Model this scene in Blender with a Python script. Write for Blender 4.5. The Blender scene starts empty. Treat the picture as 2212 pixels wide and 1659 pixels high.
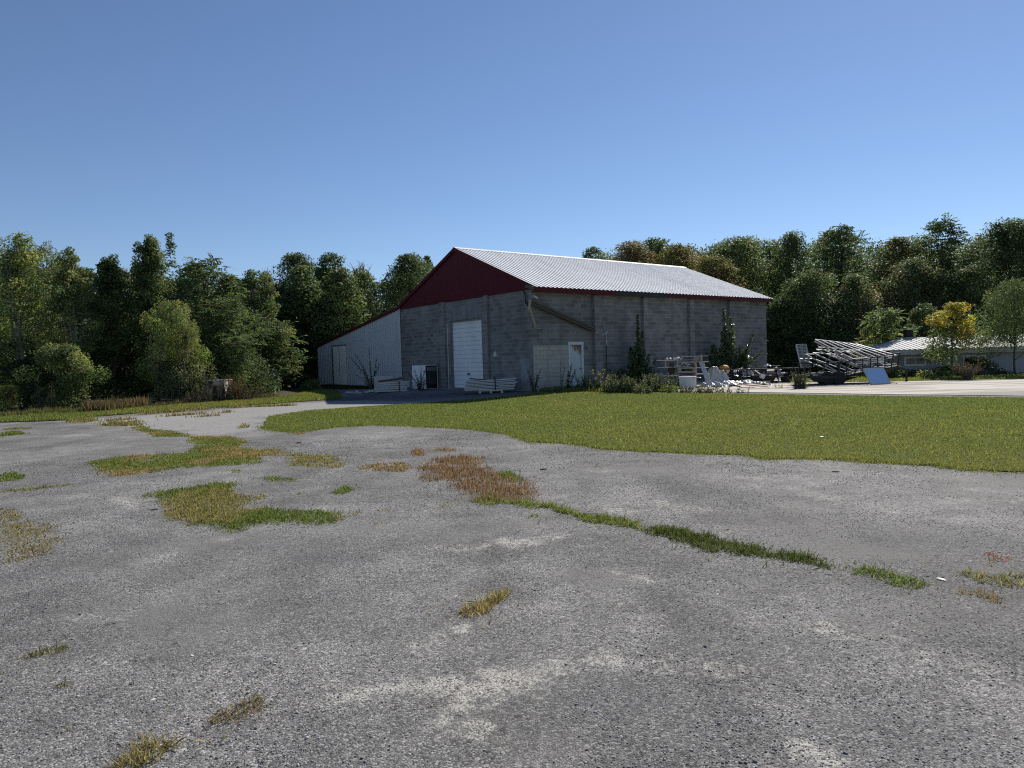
import bpy, bmesh, math, random
import numpy as np
from mathutils import Vector, Matrix, geometry as mg
random.seed(7); rng = np.random.default_rng(11)
S = bpy.context.scene; COL = S.collection
# ---------------------------------------------------------------- camera, world, sun, exposure
PITCH, ROLL, FPX, CAMH = 0.032, 0.029, 1546.8, 1.6       # focal length in pixels of a 2212 px wide picture
CX, CY = 1106.0, 829.5
fw = np.array([0, math.cos(PITCH), -math.sin(PITCH)]); _r = np.array([1., 0, 0]); _u = np.cross(_r, fw)
RT = math.cos(ROLL)*_r - math.sin(ROLL)*_u; UP = math.sin(ROLL)*_r + math.cos(ROLL)*_u
cd = bpy.data.cameras.new('camera'); cam = bpy.data.objects.new('camera', cd); COL.objects.link(cam)
cam.matrix_world = Matrix(((RT[0], UP[0], -fw[0], 0), (RT[1], UP[1], -fw[1], 0), (RT[2], UP[2], -fw[2], CAMH), (0, 0, 0, 1)))
cd.sensor_width = 36; cd.lens = 36*FPX/2212; cd.clip_end = 6000; cd.clip_start = .05
S.camera = cam
SUN_AZ, SUN_EL = math.radians(33), math.radians(40)
w = bpy.data.worlds.new('World'); S.world = w; w.use_nodes = True
sk = w.node_tree.nodes.new('ShaderNodeTexSky'); sk.sky_type = 'NISHITA'; sk.sun_disc = False
sk.sun_elevation = SUN_EL; sk.sun_rotation = SUN_AZ; sk.altitude = 1200; sk.air_density = 1.0; sk.dust_density = 0.15; sk.ozone_density = 3.5
bg = w.node_tree.nodes['Background']; bg.inputs[1].default_value = 0.087
wt = w.node_tree.nodes.new('ShaderNodeMix'); wt.data_type = 'RGBA'; wt.blend_type = 'MULTIPLY'; wt.inputs[0].default_value = 1; wt.inputs[7].default_value = (.98, .985, 1.03, 1)
w.node_tree.links.new(sk.outputs[0], wt.inputs[6]); w.node_tree.links.new(wt.outputs[2], bg.inputs[0])
sl = bpy.data.lights.new('sun', 'SUN'); sl.energy = 4.9; sl.angle = math.radians(.53); sl.color = (1, .94, .85)
sun = bpy.data.objects.new('sun', sl); COL.objects.link(sun)
sd = Vector((math.sin(SUN_AZ)*math.cos(SUN_EL), math.cos(SUN_AZ)*math.cos(SUN_EL), math.sin(SUN_EL)))
sun.rotation_euler = (-sd).to_track_quat('-Z', 'Y').to_euler(); sun.location = sd*60
S.view_settings.view_transform = 'Standard'; S.view_settings.look = 'None'; S.view_settings.exposure = 0.22; S.view_settings.gamma = 1
S.render.engine = 'CYCLES'; S.cycles.max_bounces = 6; S.cycles.transparent_max_bounces = 6
S.cycles.use_denoising = False; S.cycles.filter_width = 1.15; S.cycles.sample_clamp_indirect = 4
# ---------------------------------------------------------------- the lie of the land
TH = 0.925; BX, BY = 1.0127, 32.853; BL, BW, BH, BR = 18.34, 12.54, 4.914, 7.614; LW, LH = 12.82, 3.124
UX, UY = math.sin(TH), math.cos(TH)
def to_loc(x, y):
    dx, dy = x-BX, y-BY
    return dx*UX+dy*UY, -dx*UY+dy*UX
def to_world(a, b, z=0): return (BX+a*UX-b*UY, BY+a*UY+b*UX, z)
def gz(x, y):
    a, b = to_loc(np.asarray(x, float), np.asarray(y, float))
    d = np.hypot(np.maximum(np.maximum(-a, a-BL), 0), np.maximum(np.maximum(-b, b-BW-LW), 0))
    t = np.clip(1-d/7, 0, 1)
    return .19*t*t*(3-2*t)
def ray(px, py): return fw*FPX + RT*(px-CX) - UP*(py-CY)
def at(px, py):                                         # the ground point seen at a pixel
    v = ray(px, py); z = 0.0
    for _ in range(8):
        t = (z-CAMH)/v[2]; P = np.array([0, 0, CAMH])+v*t; z = float(gz(P[0], P[1]))
    P[2] = z; return P
def pt(px, py, Y):                                      # the point at depth Y
    v = ray(px, py); return np.array([0, 0, CAMH])+v*(Y/v[1])
def fp(x, y): return x/1.35624, y/1.35624
def Z(x0, y0, s): return lambda zx, zy: ((x0+zx*s)/1.35624, (y0+zy*s)/1.35624)
# ---------------------------------------------------------------- object helpers
def tag(o, label=None, cat=None, group=None, kind=None):
    if label: o['label'] = label
    if cat: o['category'] = cat
    if group: o['group'] = group
    if kind: o['kind'] = kind
    return o
def thing(name, loc, label, cat, rz=0, group=None):
    o = bpy.data.objects.new(name, None); COL.objects.link(o); o.empty_display_size = .2
    o.matrix_world = Matrix.Translation(Vector([float(c) for c in loc])) @ Matrix.Rotation(rz, 4, 'Z')
    return tag(o, label, cat, group)
class MB:
    def __init__(s): s.v = []; s.f = []; s.m = []
    def add(s, V, F, mi=0):
        n = len(s.v); s.v += [tuple(map(float, p)) for p in V]
        for k, f in enumerate(F):
            s.f.append(tuple(i+n for i in f)); s.m.append(mi[k] if isinstance(mi, (list, tuple)) else mi)
        return s
    def hexa(s, P, mi=0): return s.add(P, [(0, 3, 2, 1), (4, 5, 6, 7), (0, 1, 5, 4), (1, 2, 6, 5), (2, 3, 7, 6), (3, 0, 4, 7)], mi)
    def box(s, x0, x1, y0, y1, z0, z1, mi=0):
        return s.hexa([(x0, y0, z0), (x1, y0, z0), (x1, y1, z0), (x0, y1, z0), (x0, y0, z1), (x1, y0, z1), (x1, y1, z1), (x0, y1, z1)], mi)
    def obox(s, c, sx, sy, sz, R=None, mi=0):
        R = R or Matrix.Identity(3); c = Vector(c)
        P = [c+R@Vector((a*sx/2, b*sy/2, d*sz/2)) for d in (-1, 1) for a, b in ((-1, -1), (1, -1), (1, 1), (-1, 1))]
        return s.hexa(P, mi)
    def beam(s, p, q, w, h=None, up=(0, 0, 1), mi=0):
        p, q = Vector(p), Vector(q); h = h or w; d = (q-p).normalized(); u = Vector(up)
        a = d.cross(u)
        if a.length < 1e-4: a = d.cross(Vector((1, 0, 0)))
        a.normalize(); b = a.cross(d)
        P = [e+a*(i*w/2)+b*(j*h/2) for e in (p, q) for i, j in ((-1, -1), (1, -1), (1, 1), (-1, 1))]
        return s.hexa(P, mi)
    def tube(s, pts, r, n=6, mi=0, cap=True):
        pts = [Vector(p) for p in pts]; rr = r if isinstance(r, (list, tuple)) else [r]*len(pts)
        V = []; F = []
        for i, p in enumerate(pts):
            d = (pts[min(i+1, len(pts)-1)]-pts[max(i-1, 0)]).normalized()
            a = d.cross(Vector((.31, .17, .93)) if abs(d.z) < .95 else Vector((1, 0, 0))).normalized(); b = d.cross(a)
            V += [p+(a*math.cos(2*math.pi*k/n)+b*math.sin(2*math.pi*k/n))*rr[i] for k in range(n)]
        for i in range(len(pts)-1):
            for k in range(n): F.append((i*n+k, i*n+(k+1) % n, (i+1)*n+(k+1) % n, (i+1)*n+k))
        if cap: F += [tuple(range(n-1, -1, -1)), tuple((len(pts)-1)*n+k for k in range(n))]
        return s.add(V, F, mi)
    def lathe(s, c, prof, n=16, mi=0, R=None):
        V = []; F = []; R = R or Matrix.Identity(3); c = Vector(c)
        for r, z in prof: V += [c+R@Vector((r*math.cos(2*math.pi*k/n), r*math.sin(2*math.pi*k/n), z)) for k in range(n)]
        for i in range(len(prof)-1):
            for k in range(n): F.append((i*n+k, i*n+(k+1) % n, (i+1)*n+(k+1) % n, (i+1)*n+k))
        F += [tuple(range(n-1, -1, -1)), tuple((len(prof)-1)*n+k for k in range(n))]
        return s.add(V, F, mi)
    def build(s, name, mats, parent=None, world=False, bevel=0, smooth=False):
        me = bpy.data.meshes.new(name); V = s.v
        if world and parent:
            iv = parent.matrix_world.inverted(); V = [tuple(iv@Vector(p)) for p in V]
        me.from_pydata(V, [], s.f)
        for m in (mats if isinstance(mats, (list, tuple)) else [mats]): me.materials.append(m)
        me.polygons.foreach_set('material_index', s.m)
        bm = bmesh.new(); bm.from_mesh(me); bmesh.ops.recalc_face_normals(bm, faces=bm.faces)
        uv = bm.loops.layers.uv.new('UVMap')
        for f in bm.faces:
            n = f.normal; ax = max(range(3), key=lambda i: abs(n[i])); f.smooth = smooth
            for l in f.loops:
                p = l.vert.co; l[uv].uv = (p.x, p.y) if ax == 2 else ((p.y, p.z) if ax == 0 else (p.x, p.z))
        bm.to_mesh(me); bm.free()
        o = bpy.data.objects.new(name, me); COL.objects.link(o)
        if parent: o.parent = parent
        if bevel:
            b = o.modifiers.new('bevel', 'BEVEL'); b.width = bevel; b.segments = 2; b.limit_method = 'ANGLE'
        return o
def np_mesh(name, V, F, mat, parent=None, colors=None, smooth=False):
    """V (n,3) array, F (m,k) array of k-gons, colours per vertex"""
    me = bpy.data.meshes.new(name); V = np.asarray(V, np.float32); F = np.asarray(F, np.int32)
    if parent is not None:
        iv = np.array(parent.matrix_world.inverted()); V = (V@iv[:3, :3].T+iv[:3, 3]).astype(np.float32)
    k = F.shape[1]
    me.vertices.add(len(V)); me.vertices.foreach_set('co', V.ravel())
    me.loops.add(F.size); me.loops.foreach_set('vertex_index', F.ravel())
    me.polygons.add(len(F)); me.polygons.foreach_set('loop_start', np.arange(0, F.size, k, dtype=np.int32))
    me.polygons.foreach_set('loop_total', np.full(len(F), k, np.int32))
    if smooth: me.polygons.foreach_set('use_smooth', np.ones(len(F), bool))
    if colors is not None:
        a = me.color_attributes.new('Col', 'FLOAT_COLOR', 'POINT')
        c = np.ones((len(V), 4), np.float32); c[:, :3] = colors; a.data.foreach_set('color', c.ravel())
    me.update(calc_edges=True); me.materials.append(mat)
    o = bpy.data.objects.new(name, me); COL.objects.link(o)
    if parent is not None: o.parent = parent
    return o
# ---------------------------------------------------------------- materials
class NT:
    def __init__(s, name):
        s.m = bpy.data.materials.new(name); s.m.use_nodes = True; s.t = s.m.node_tree; s.n = s.t.nodes
        s.b = s.n['Principled BSDF']; s.b.inputs['Roughness'].default_value = .8
    def N(s, typ, **kw):
        n = s.n.new('ShaderNode'+typ)
        for k, v in kw.items():
            if k in n.bl_rna.properties and not k[0].isupper(): setattr(n, k, v)
        return n
    def L(s, a, b): s.t.links.new(a, b)
    def set(s, sock, v):
        if hasattr(v, 'is_linked') or hasattr(v, 'links'): s.L(v, sock)
        elif isinstance(v, (tuple, list)) and len(v) == 3 and sock.type == 'RGBA': sock.default_value = (*v, 1)
        else: sock.default_value = v
    def coord(s, kind='Object'): return s.N('TexCoord').outputs[kind]
    def noise(s, vec, scale, detail=4, rough=.6, out='Fac'):
        n = s.N('TexNoise'); s.L(vec, n.inputs['Vector']); n.inputs['Scale'].default_value = scale
        n.inputs['Detail'].default_value = detail; n.inputs['Roughness'].default_value = rough; return n.outputs[out]
    def vor(s, vec, scale, feat='F1', out='Color'):
        n = s.N('TexVoronoi'); n.feature = feat; s.L(vec, n.inputs['Vector']); n.inputs['Scale'].default_value = scale; return n.outputs[out]
    def ramp(s, fac, *stops):
        n = s.N('ValToRGB'); s.L(fac, n.inputs[0]); e = n.color_ramp.elements
        for i, (p, c) in enumerate(stops):
            if i > 1: e.new(p)
            e[i].position = p; e[i].color = (*c, 1) if isinstance(c, tuple) else (c, c, c, 1)
        return n.outputs[0]
    def mix(s, fac, a, b, mode='MIX'):
        n = s.N('Mix'); n.data_type = 'RGBA'; n.blend_type = mode
        s.set(n.inputs[0], fac); s.set(n.inputs[6], a); s.set(n.inputs[7], b); return n.outputs[2]
    def math(s, op, a, b=0.0, clamp=False):
        n = s.N('Math'); n.operation = op; n.use_clamp = clamp; s.set(n.inputs[0], a); s.set(n.inputs[1], b); return n.outputs[0]
    def scale(s, vec, v):
        n = s.N('Mapping'); s.L(vec, n.inputs[0]); n.inputs['Scale'].default_value = v; return n.outputs[0]
    def bump(s, h, dist=.01, strength=.6, normal=None):
        n = s.N('Bump'); s.L(h, n.inputs['Height']); n.inputs['Distance'].default_value = dist; n.inputs['Strength'].default_value = strength
        if normal is not None: s.L(normal, n.inputs['Normal'])
        s.L(n.outputs[0], s.b.inputs['Normal']); return n.outputs[0]
    def attr(s, name, out='Fac'):
        n = s.N('Attribute'); n.attribute_name = name; return n.outputs[out]
    def base(s, c): s.set(s.b.inputs['Base Color'], c); return s
    def rough(s, r): s.set(s.b.inputs['Roughness'], r); return s
def leafmat(name, trans=.35, rough=.5, spec=.3):
    t = NT(name); c = t.attr('Col', 'Color'); t.base(c).rough(rough); t.b.inputs['Specular IOR Level'].default_value = spec
    tr = t.N('BsdfTranslucent'); t.L(t.mix(1.0, c, (1.2, 1.2, .8), 'MULTIPLY'), tr.inputs[0])
    mx = t.N('MixShader'); mx.inputs[0].default_value = trans
    t.L(t.b.outputs[0], mx.inputs[1]); t.L(tr.outputs[0], mx.inputs[2]); t.L(mx.outputs[0], t.n['Material Output'].inputs[0]); return t.m
def plain(name, c, rough=.7, var=.25, sc=6, metal=0, stain=None, bump=0):
    t = NT(name); v = t.coord(); n = t.noise(v, sc, 6, .65)
    col = t.mix(1.0, c, t.ramp(n, (.25, 1-var), (.75, 1+var*.6)), 'MULTIPLY')
    if stain: col = t.mix(t.ramp(t.noise(v, sc*.35, 7, .7), (.52, 0.), (.66, 1.)), col, stain)
    t.base(col).rough(rough); t.b.inputs['Metallic'].default_value = metal
    if rough < .55 and not metal: t.b.inputs['Specular IOR Level'].default_value = .25
    if bump: t.bump(t.noise(v, sc*4, 4), bump)
    return t.m
M = {}
M['leaf'] = leafmat('leaf', .46, .55, .2); M['blade'] = leafmat('grass_blade', .5, .55, .2); M['dry'] = leafmat('dry_blade', .4, .8, .1)
M['glossleaf'] = leafmat('glossy_leaf', .25, .32, .7)
M['bark'] = plain('bark', (.10, .085, .065), .9, .5, 9, bump=.02); M['palebark'] = plain('pale_bark', (.27, .25, .2), .85, .5, 5, bump=.01)
def _ground():
    t = NT('worn_asphalt'); v = t.coord()
    c1 = t.vor(v, 105); c2 = t.vor(v, 44); c3 = t.vor(v, 230)
    g1 = t.N('SeparateColor'); t.L(c1, g1.inputs[0]); g2 = t.N('SeparateColor'); t.L(c2, g2.inputs[0]); g3 = t.N('SeparateColor'); t.L(c3, g3.inputs[0])
    st = t.ramp(g1.outputs[0], (0., .028), (.3, .105), (.7, .215), (1., .50))
    st = t.mix(.35, st, t.ramp(g3.outputs[1], (0., .05), (.5, .18), (1., .42)))
    stone = t.mix(t.ramp(g2.outputs[1], (.94, 0.), (.96, 1.)), st, t.mix(1.0, t.ramp(g2.outputs[0], (0., .075), (.6, .13), (1., .42)), (1.02, 1, .97), 'MULTIPLY'))
    tint = t.mix(g1.outputs[2], (.94, .905, .84), (.90, .885, .865))
    stone = t.mix(1.0, stone, tint, 'MULTIPLY')
    big = t.noise(v, .35, 5, .6); mid = t.noise(v, 1.7, 6, .65)
    stone = t.mix(1.0, stone, t.ramp(big, (.3, .68), (.5, 1.), (.7, 1.32)), 'MULTIPLY')
    stone = t.mix(1.0, stone, t.ramp(mid, (.3, .70), (.7, 1.28)), 'MULTIPLY')
    lane = t.noise(t.scale(v, (.75, .10, 1)), 1.0, 4, .55); stone = t.mix(1.0, stone, t.ramp(lane, (.35, .80), (.65, 1.18)), 'MULTIPLY')
    # bound asphalt showing between the loose stones
    sm = t.mix(t.noise(v, 60, 3), (.125, .12, .112), (.215, .21, .195))
    bare = t.ramp(t.noise(v, .55, 6, .62), (.53, 0.), (.63, 1.))
    col = t.mix(t.math('MULTIPLY', bare, .7), stone, sm)
    # pale sandy wear, where the fines show through
    wear = t.math('ADD', t.math('MULTIPLY_ADD' if False else 'ADD', t.math('MULTIPLY', t.attr('sand'), .92), t.math('MULTIPLY', t.math('SUBTRACT', t.noise(v, 13, 6, .8), .47), 1.7)), t.math('MULTIPLY', t.math('SUBTRACT', t.noise(v, 2.2, 8, .72), .5), 1.9))
    wf = t.math('MULTIPLY', t.ramp(wear, (.45, 0.), (.75, 1.)), t.ramp(g1.outputs[1], (.25, 0.), (.5, 1.)))
    col = t.mix(t.math('MULTIPLY', wf, .85), col, (.50, .475, .42))
    dk = t.math('ADD', t.attr('dark'), t.math('MULTIPLY', t.math('SUBTRACT', mid, .5), .9))
    col = t.mix(t.math('MULTIPLY', t.ramp(dk, (.3, 0.), (.9, 1.)), .6), col, (.055, .055, .06))
    # old pale paving
    pv = t.mix(t.noise(v, 5, 6, .7), (.26, .255, .24), (.40, .39, .365))
    pv = t.mix(t.math('MULTIPLY', t.ramp(t.noise(v, 14, 5, .75), (.55, 0.), (.62, 1.)), .5), pv, (.16, .16, .16))
    pf = t.math('ADD', t.attr('pale'), t.math('MULTIPLY', t.math('SUBTRACT', t.noise(v, 1.1, 6, .65), .5), 1.0))
    col = t.mix(t.math('MULTIPLY', t.ramp(pf, (.4, 0.), (.62, 1.)), .8), col, pv)
    so = t.math('ADD', t.attr('soil'), t.math('MULTIPLY', t.math('SUBTRACT', t.noise(v, .9, 5), .5), .8))
    col = t.mix(t.ramp(so, (.42, 0.), (.58, 1.)), col, t.mix(t.noise(v, 7, 5), (.035, .03, .018), (.085, .075, .035)))
    # cracks
    vw = t.N('VectorMath'); vw.operation = 'ADD'; t.L(v, vw.inputs[0]); t.L(t.mix(1.0, t.noise(v, .8, 5, .6, 'Color'), (1.6, 1.6, 0), 'MULTIPLY'), vw.inputs[1])
    cr = t.vor(vw.outputs[0], .27, 'DISTANCE_TO_EDGE', 'Distance')
    cf = t.math('MULTIPLY', t.ramp(cr, (.001, 1.), (.004, 0.)), t.ramp(t.noise(v, .3, 3), (.5, 0.), (.6, .6)))
    col = t.mix(cf, col, (.03, .03, .03))
    t.base(col).rough(.88); t.b.inputs['Specular IOR Level'].default_value = .25
    h1 = t.vor(v, 105, 'F1', 'Distance'); h2 = t.vor(v, 44, 'F1', 'Distance')
    hh = t.math('ADD', t.math('MULTIPLY', g1.outputs[0], .7), t.math('SUBTRACT', 1.0, h1))
    hh = t.math('ADD', hh, t.math('MULTIPLY', t.ramp(g2.outputs[1], (.9, 0.), (.92, 1.)), t.math('SUBTRACT', 1.6, h2)))
    t.bump(hh, .009, .55); return t.m
M['ground'] = _ground()
def _lawn():
    t = NT('lawn_turf'); v = t.coord(); n = t.noise(v, .5, 5, .6); f = t.noise(v, 30, 4, .7)
    c = t.mix(n, (.08, .105, .024), (.13, .13, .034)); c = t.mix(1.0, c, t.ramp(f, (.3, .6), (.7, 1.35)), 'MULTIPLY')
    t.base(c).rough(.95); t.b.inputs['Specular IOR Level'].default_value = .05; t.bump(f, .03, .8); return t.m
M['lawn'] = _lawn()
def _conc(name, a, b, dark):
    t = NT(name); v = t.coord(); n = t.noise(v, 1.3, 7, .65)
    c = t.mix(n, a, b); st = t.scale(v, (.18, .75, 1))
    c = t.mix(t.math('MULTIPLY', t.ramp(t.noise(st, .8, 6, .6), (.48, 0.), (.6, 1.)), .9), c, dark)
    c = t.mix(1.0, c, t.ramp(t.noise(v, 45, 3), (.3, .85), (.7, 1.1)), 'MULTIPLY')
    br = t.N('TexBrick'); t.L(t.N('TexCoord').outputs['UV'], br.inputs['Vector']); br.inputs['Scale'].default_value = 1; br.offset = 0
    br.inputs['Brick Width'].default_value = 3.6; br.inputs['Row Height'].default_value = 3.2; br.inputs['Mortar Size'].default_value = .012
    c = t.mix(t.math('MULTIPLY', br.outputs['Fac'], .7), c, (.1, .09, .07))
    t.base(c).rough(.9); t.bump(t.noise(v, 60, 3), .004); return t.m
M['pad'] = _conc('concrete_pad', (.40, .36, .30), (.58, .53, .45), (.19, .17, .15))
M['slab'] = _conc('concrete_slab', (.42, .40, .36), (.55, .52, .46), (.3, .28, .25))
def _block(name, c1, c2, mortar, stain, paint=False):
    t = NT(name); uv = t.N('TexCoord').outputs['UV']; v = t.coord()
    br = t.N('TexBrick'); t.L(uv, br.inputs['Vector']); br.inputs['Scale'].default_value = 1; br.inputs['Brick Width'].default_value = .405
    br.inputs['Row Height'].default_value = .203; br.inputs['Mortar Size'].default_value = .0065; br.inputs['Mortar Smooth'].default_value = .3
    br.inputs['Bias'].default_value = .1
    br.inputs['Color1'].default_value = (*c1, 1); br.inputs['Color2'].default_value = (*c2, 1); br.inputs['Mortar'].default_value = (*mortar, 1)
    b2 = t.N('TexBrick'); t.L(uv, b2.inputs['Vector']); b2.inputs['Scale'].default_value = 1; b2.inputs['Brick Width'].default_value = .405
    b2.inputs['Row Height'].default_value = .203; b2.inputs['Mortar Size'].default_value = 0; b2.inputs['Bias'].default_value = -.55
    b2.inputs['Color1'].default_value = (1, 1, 1, 1); b2.inputs['Color2'].default_value = (.66, .66, .64, 1)
    c = br.outputs['Color']
    if not paint: c = t.mix(.8, c, b2.outputs['Color'], 'MULTIPLY')
    # lighter horizontal joints, weather streaks
    sv = t.N('SeparateXYZ'); t.L(uv, sv.inputs[0]); fr = t.math('FRACT', t.math('DIVIDE', sv.outputs[1], .203)); hj = t.math('LESS_THAN', fr, .075)
    if not paint: c = t.mix(t.math('MULTIPLY', hj, t.ramp(t.noise(v, 1.1, 4), (.35, .25), (.6, .85))), c, (.46, .44, .41))
    n1 = t.noise(v, .45, 6, .6); n2 = t.noise(t.scale(v, (1.6, 1.6, .18)), 1.2, 6, .65)
    c = t.mix(1.0, c, t.ramp(n1, (.3, .78), (.7, 1.22)), 'MULTIPLY')
    c = t.mix(t.math('MULTIPLY', t.ramp(n2, (.52, 0.), (.72, 1.)), .55), c, stain)
    c = t.mix(1.0, c, t.ramp(t.noise(v, 90, 3, .7), (.3, .82), (.7, 1.14)), 'MULTIPLY')
    t.base(c).rough(.92); t.b.inputs['Specular IOR Level'].default_value = .15
    h = t.math('ADD', t.math('MULTIPLY', br.outputs['Fac'], -1.0), t.math('MULTIPLY', t.noise(v, 120, 3), .25)); t.bump(h, .008, .7); return t.m
M['block'] = _block('concrete_block', (.26, .25, .238), (.185, .18, .173), (.34, .33, .31), (.135, .13, .122))
M['beige'] = _block('cream_painted_block', (.50, .465, .40), (.45, .42, .36), (.27, .25, .22), (.30, .28, .24), True)
M['greypaint'] = _block('grey_painted_block', (.33, .325, .33), (.30, .30, .30), (.36, .35, .34), (.2, .2, .2), True)
def _lintel():
    t = NT('soldier_course'); uv = t.N('TexCoord').outputs['UV']
    br = t.N('TexBrick'); t.L(uv, br.inputs['Vector']); br.offset = 0; br.inputs['Scale'].default_value = 1; br.inputs['Brick Width'].default_value = .203
    br.inputs['Row Height'].default_value = .9; br.inputs['Mortar Size'].default_value = .006
    br.inputs['Color1'].default_value = (.24, .235, .23, 1); br.inputs['Color2'].default_value = (.17, .17, .17, 1); br.inputs['Mortar'].default_value = (.33, .32, .31, 1)
    t.base(t.mix(1.0, br.outputs['Color'], t.ramp(t.noise(t.coord(), 2, 6), (.3, .75), (.7, 1.2)), 'MULTIPLY')).rough(.92); return t.m
M['lintel'] = _lintel()
def _metal(name, c, rough, metal, dirt, dsc=.6, streak=(1, 1, .15), amt=.5):
    t = NT(name); v = t.coord(); n = t.noise(t.scale(v, streak), dsc*3, 7, .65)
    col = t.mix(t.math('MULTIPLY', t.ramp(n, (.45, 0.), (.75, 1.)), amt), c, dirt)
    t.base(col).rough(rough); t.b.inputs['Metallic'].default_value = metal; t.b.inputs['Specular IOR Level'].default_value = .2; return t.m
M['roof'] = _metal('galvanised_roof', (.82, .82, .80), .6, 0, (.58, .58, .56), .5, (1, .2, .2), .7)
M['whitesiding'] = _metal('white_siding', (.53, .54, .55), .5, 0, (.40, .40, .385), .6)
M['red'] = _metal('red_siding', (.095, .005, .010), .5, 0, (.06, .005, .009), .7)
M['redtrim'] = _metal('red_trim', (.085, .005, .006), .55, 0, (.08, .02, .018), 1.2, (1, 1, 1))
M['rollup'] = _metal('white_roll_door', (.86, .87, .88), .45, 0, (.55, .55, .54), .6, (1, 1, .3), .5)
M['peeling'] = plain('peeling_white_paint', (.86, .84, .78), .7, .15, 3, stain=(.76, .74, .68))
M['rustdoor'] = plain('rusty_white_door', (.55, .60, .60), .6, .12, 3)
def _rustdoor():
    t = NT('rust_streaked_door'); v = t.coord(); sx = t.N('SeparateXYZ'); t.L(v, sx.inputs[0])
    top = t.math('MULTIPLY', t.math('SUBTRACT', sx.outputs[2], 1.35), 1.1, True)
    n = t.noise(t.scale(v, (6, 1, 1.2)), 2.2, 7, .7); f = t.ramp(t.math('MULTIPLY', t.math('ADD', n, t.math('MULTIPLY', t.math('SUBTRACT', sx.outputs[0], 2.66), .55)), top), (.33, 0.), (.45, 1.))
    c = t.mix(t.noise(v, 3, 5), (.50, .55, .55), (.58, .61, .59)); c = t.mix(f, c, (.22, .12, .05)); t.base(c).rough(.6); return t.m
M['rustdoor'] = _rustdoor()
def _peelframe():
    t = NT('peeling_frame'); v = t.coord(); n = t.noise(v, 9, 5, .7)
    t.base(t.ramp(n, (.54, (.05, .045, .04)), (.60, (.55, .55, .52)))).rough(.85); return t.m
M['peelframe'] = _peelframe()
M['whiteframe'] = plain('white_frame', (.66, .66, .64), .6, .15, 5)
def _wood(name, a, b, sc=(1, 12, 12)):
    t = NT(name); v = t.scale(t.coord(), sc); n = t.noise(v, 2, 6, .65)
    t.base(t.mix(n, a, b)).rough(.85); t.bump(n, .004, .5); return t.m
M['greywood'] = _wood('weathered_grey_wood', (.36, .335, .30), (.62, .585, .53)); M['paintwood'] = _wood('white_painted_boards', (.46, .45, .41), (.66, .65, .60))
M['darkwood'] = _wood('dark_rotten_wood', (.05, .042, .034), (.16, .135, .10), (3, 3, 3)); M['ply'] = _wood('pinkish_plywood', (.52, .42, .33), (.66, .54, .43), (2, 8, 8))
M['tanwood'] = _wood('tan_wood', (.30, .24, .17), (.44, .37, .27))
M['rust'] = plain('rust', (.20, .085, .035), .9, .5, 9); M['black'] = plain('black_steel', (.022, .022, .024), .5, .4, 7, stain=(.06, .045, .035))
M['rubber'] = plain('rubber', (.02, .02, .02), .85, .3, 9); M['alu'] = plain('bare_aluminium', (.44, .45, .46), .32, .12, 5, metal=.9)
M['galv'] = plain('grey_steel', (.33, .34, .35), .45, .25, 6, metal=.6); M['whiteplastic'] = plain('white_plastic', (.68, .67, .64), .5, .15, 5)
M['tub'] = plain('white_tub', (.66, .65, .63), .45, .12, 3); M['yellow'] = plain('faded_orange_paint', (.62, .29, .04), .6, .35, 7, stain=(.35, .2, .1)); M['tan'] = plain('faded_tan_paint', (.50, .36, .24), .65, .3, 6)
def _tarp(name, a, b, rough=.35):
    t = NT(name); v = t.coord(); n = t.noise(v, 5, 7, .65); t.base(t.mix(n, a, b)).rough(rough); t.bump(t.noise(v, 9, 6, .6), .03, .5); return t.m
M['tarp'] = _tarp('white_plastic_sheet', (.30, .30, .29), (.55, .55, .53)); M['blacktarp'] = _tarp('black_plastic_sheet', (.012, .012, .016), (.035, .035, .04), .3); M['bluetarp'] = _tarp('pale_blue_sheet', (.38, .46, .50), (.5, .57, .6))
M['redlens'] = plain('red_lens', (.45, .02, .03), .3, .1, 5); M['soot'] = plain('dark_grille', (.02, .02, .022), .6, .3, 8)
def _mirror():
    t = NT('mirror_glass'); t.base((.80, .85, .88)).rough(.03); t.b.inputs['Metallic'].default_value = 1; return t.m
M['mirror'] = _mirror()
def _glass():
    t = NT('dark_window_glass'); t.base((.03, .032, .035)).rough(.08); return t.m
M['glass'] = _glass(); M['blind'] = plain('brown_blind', (.26, .22, .18), .6, .15, 4)
M['oldroof'] = _metal('old_white_roof', (.48, .48, .47), .7, 0, (.30, .30, .29), .8, (.5, 1.5, 1.5), .8)
M['shed'] = _metal('grey_board_siding', (.36, .36, .37), .75, 0, (.26, .26, .26), .8); M['shedtrim'] = plain('peeling_grey_trim', (.50, .49, .47), .8, .3, 3, stain=(.3, .28, .26))
M['pebble'] = None
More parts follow.
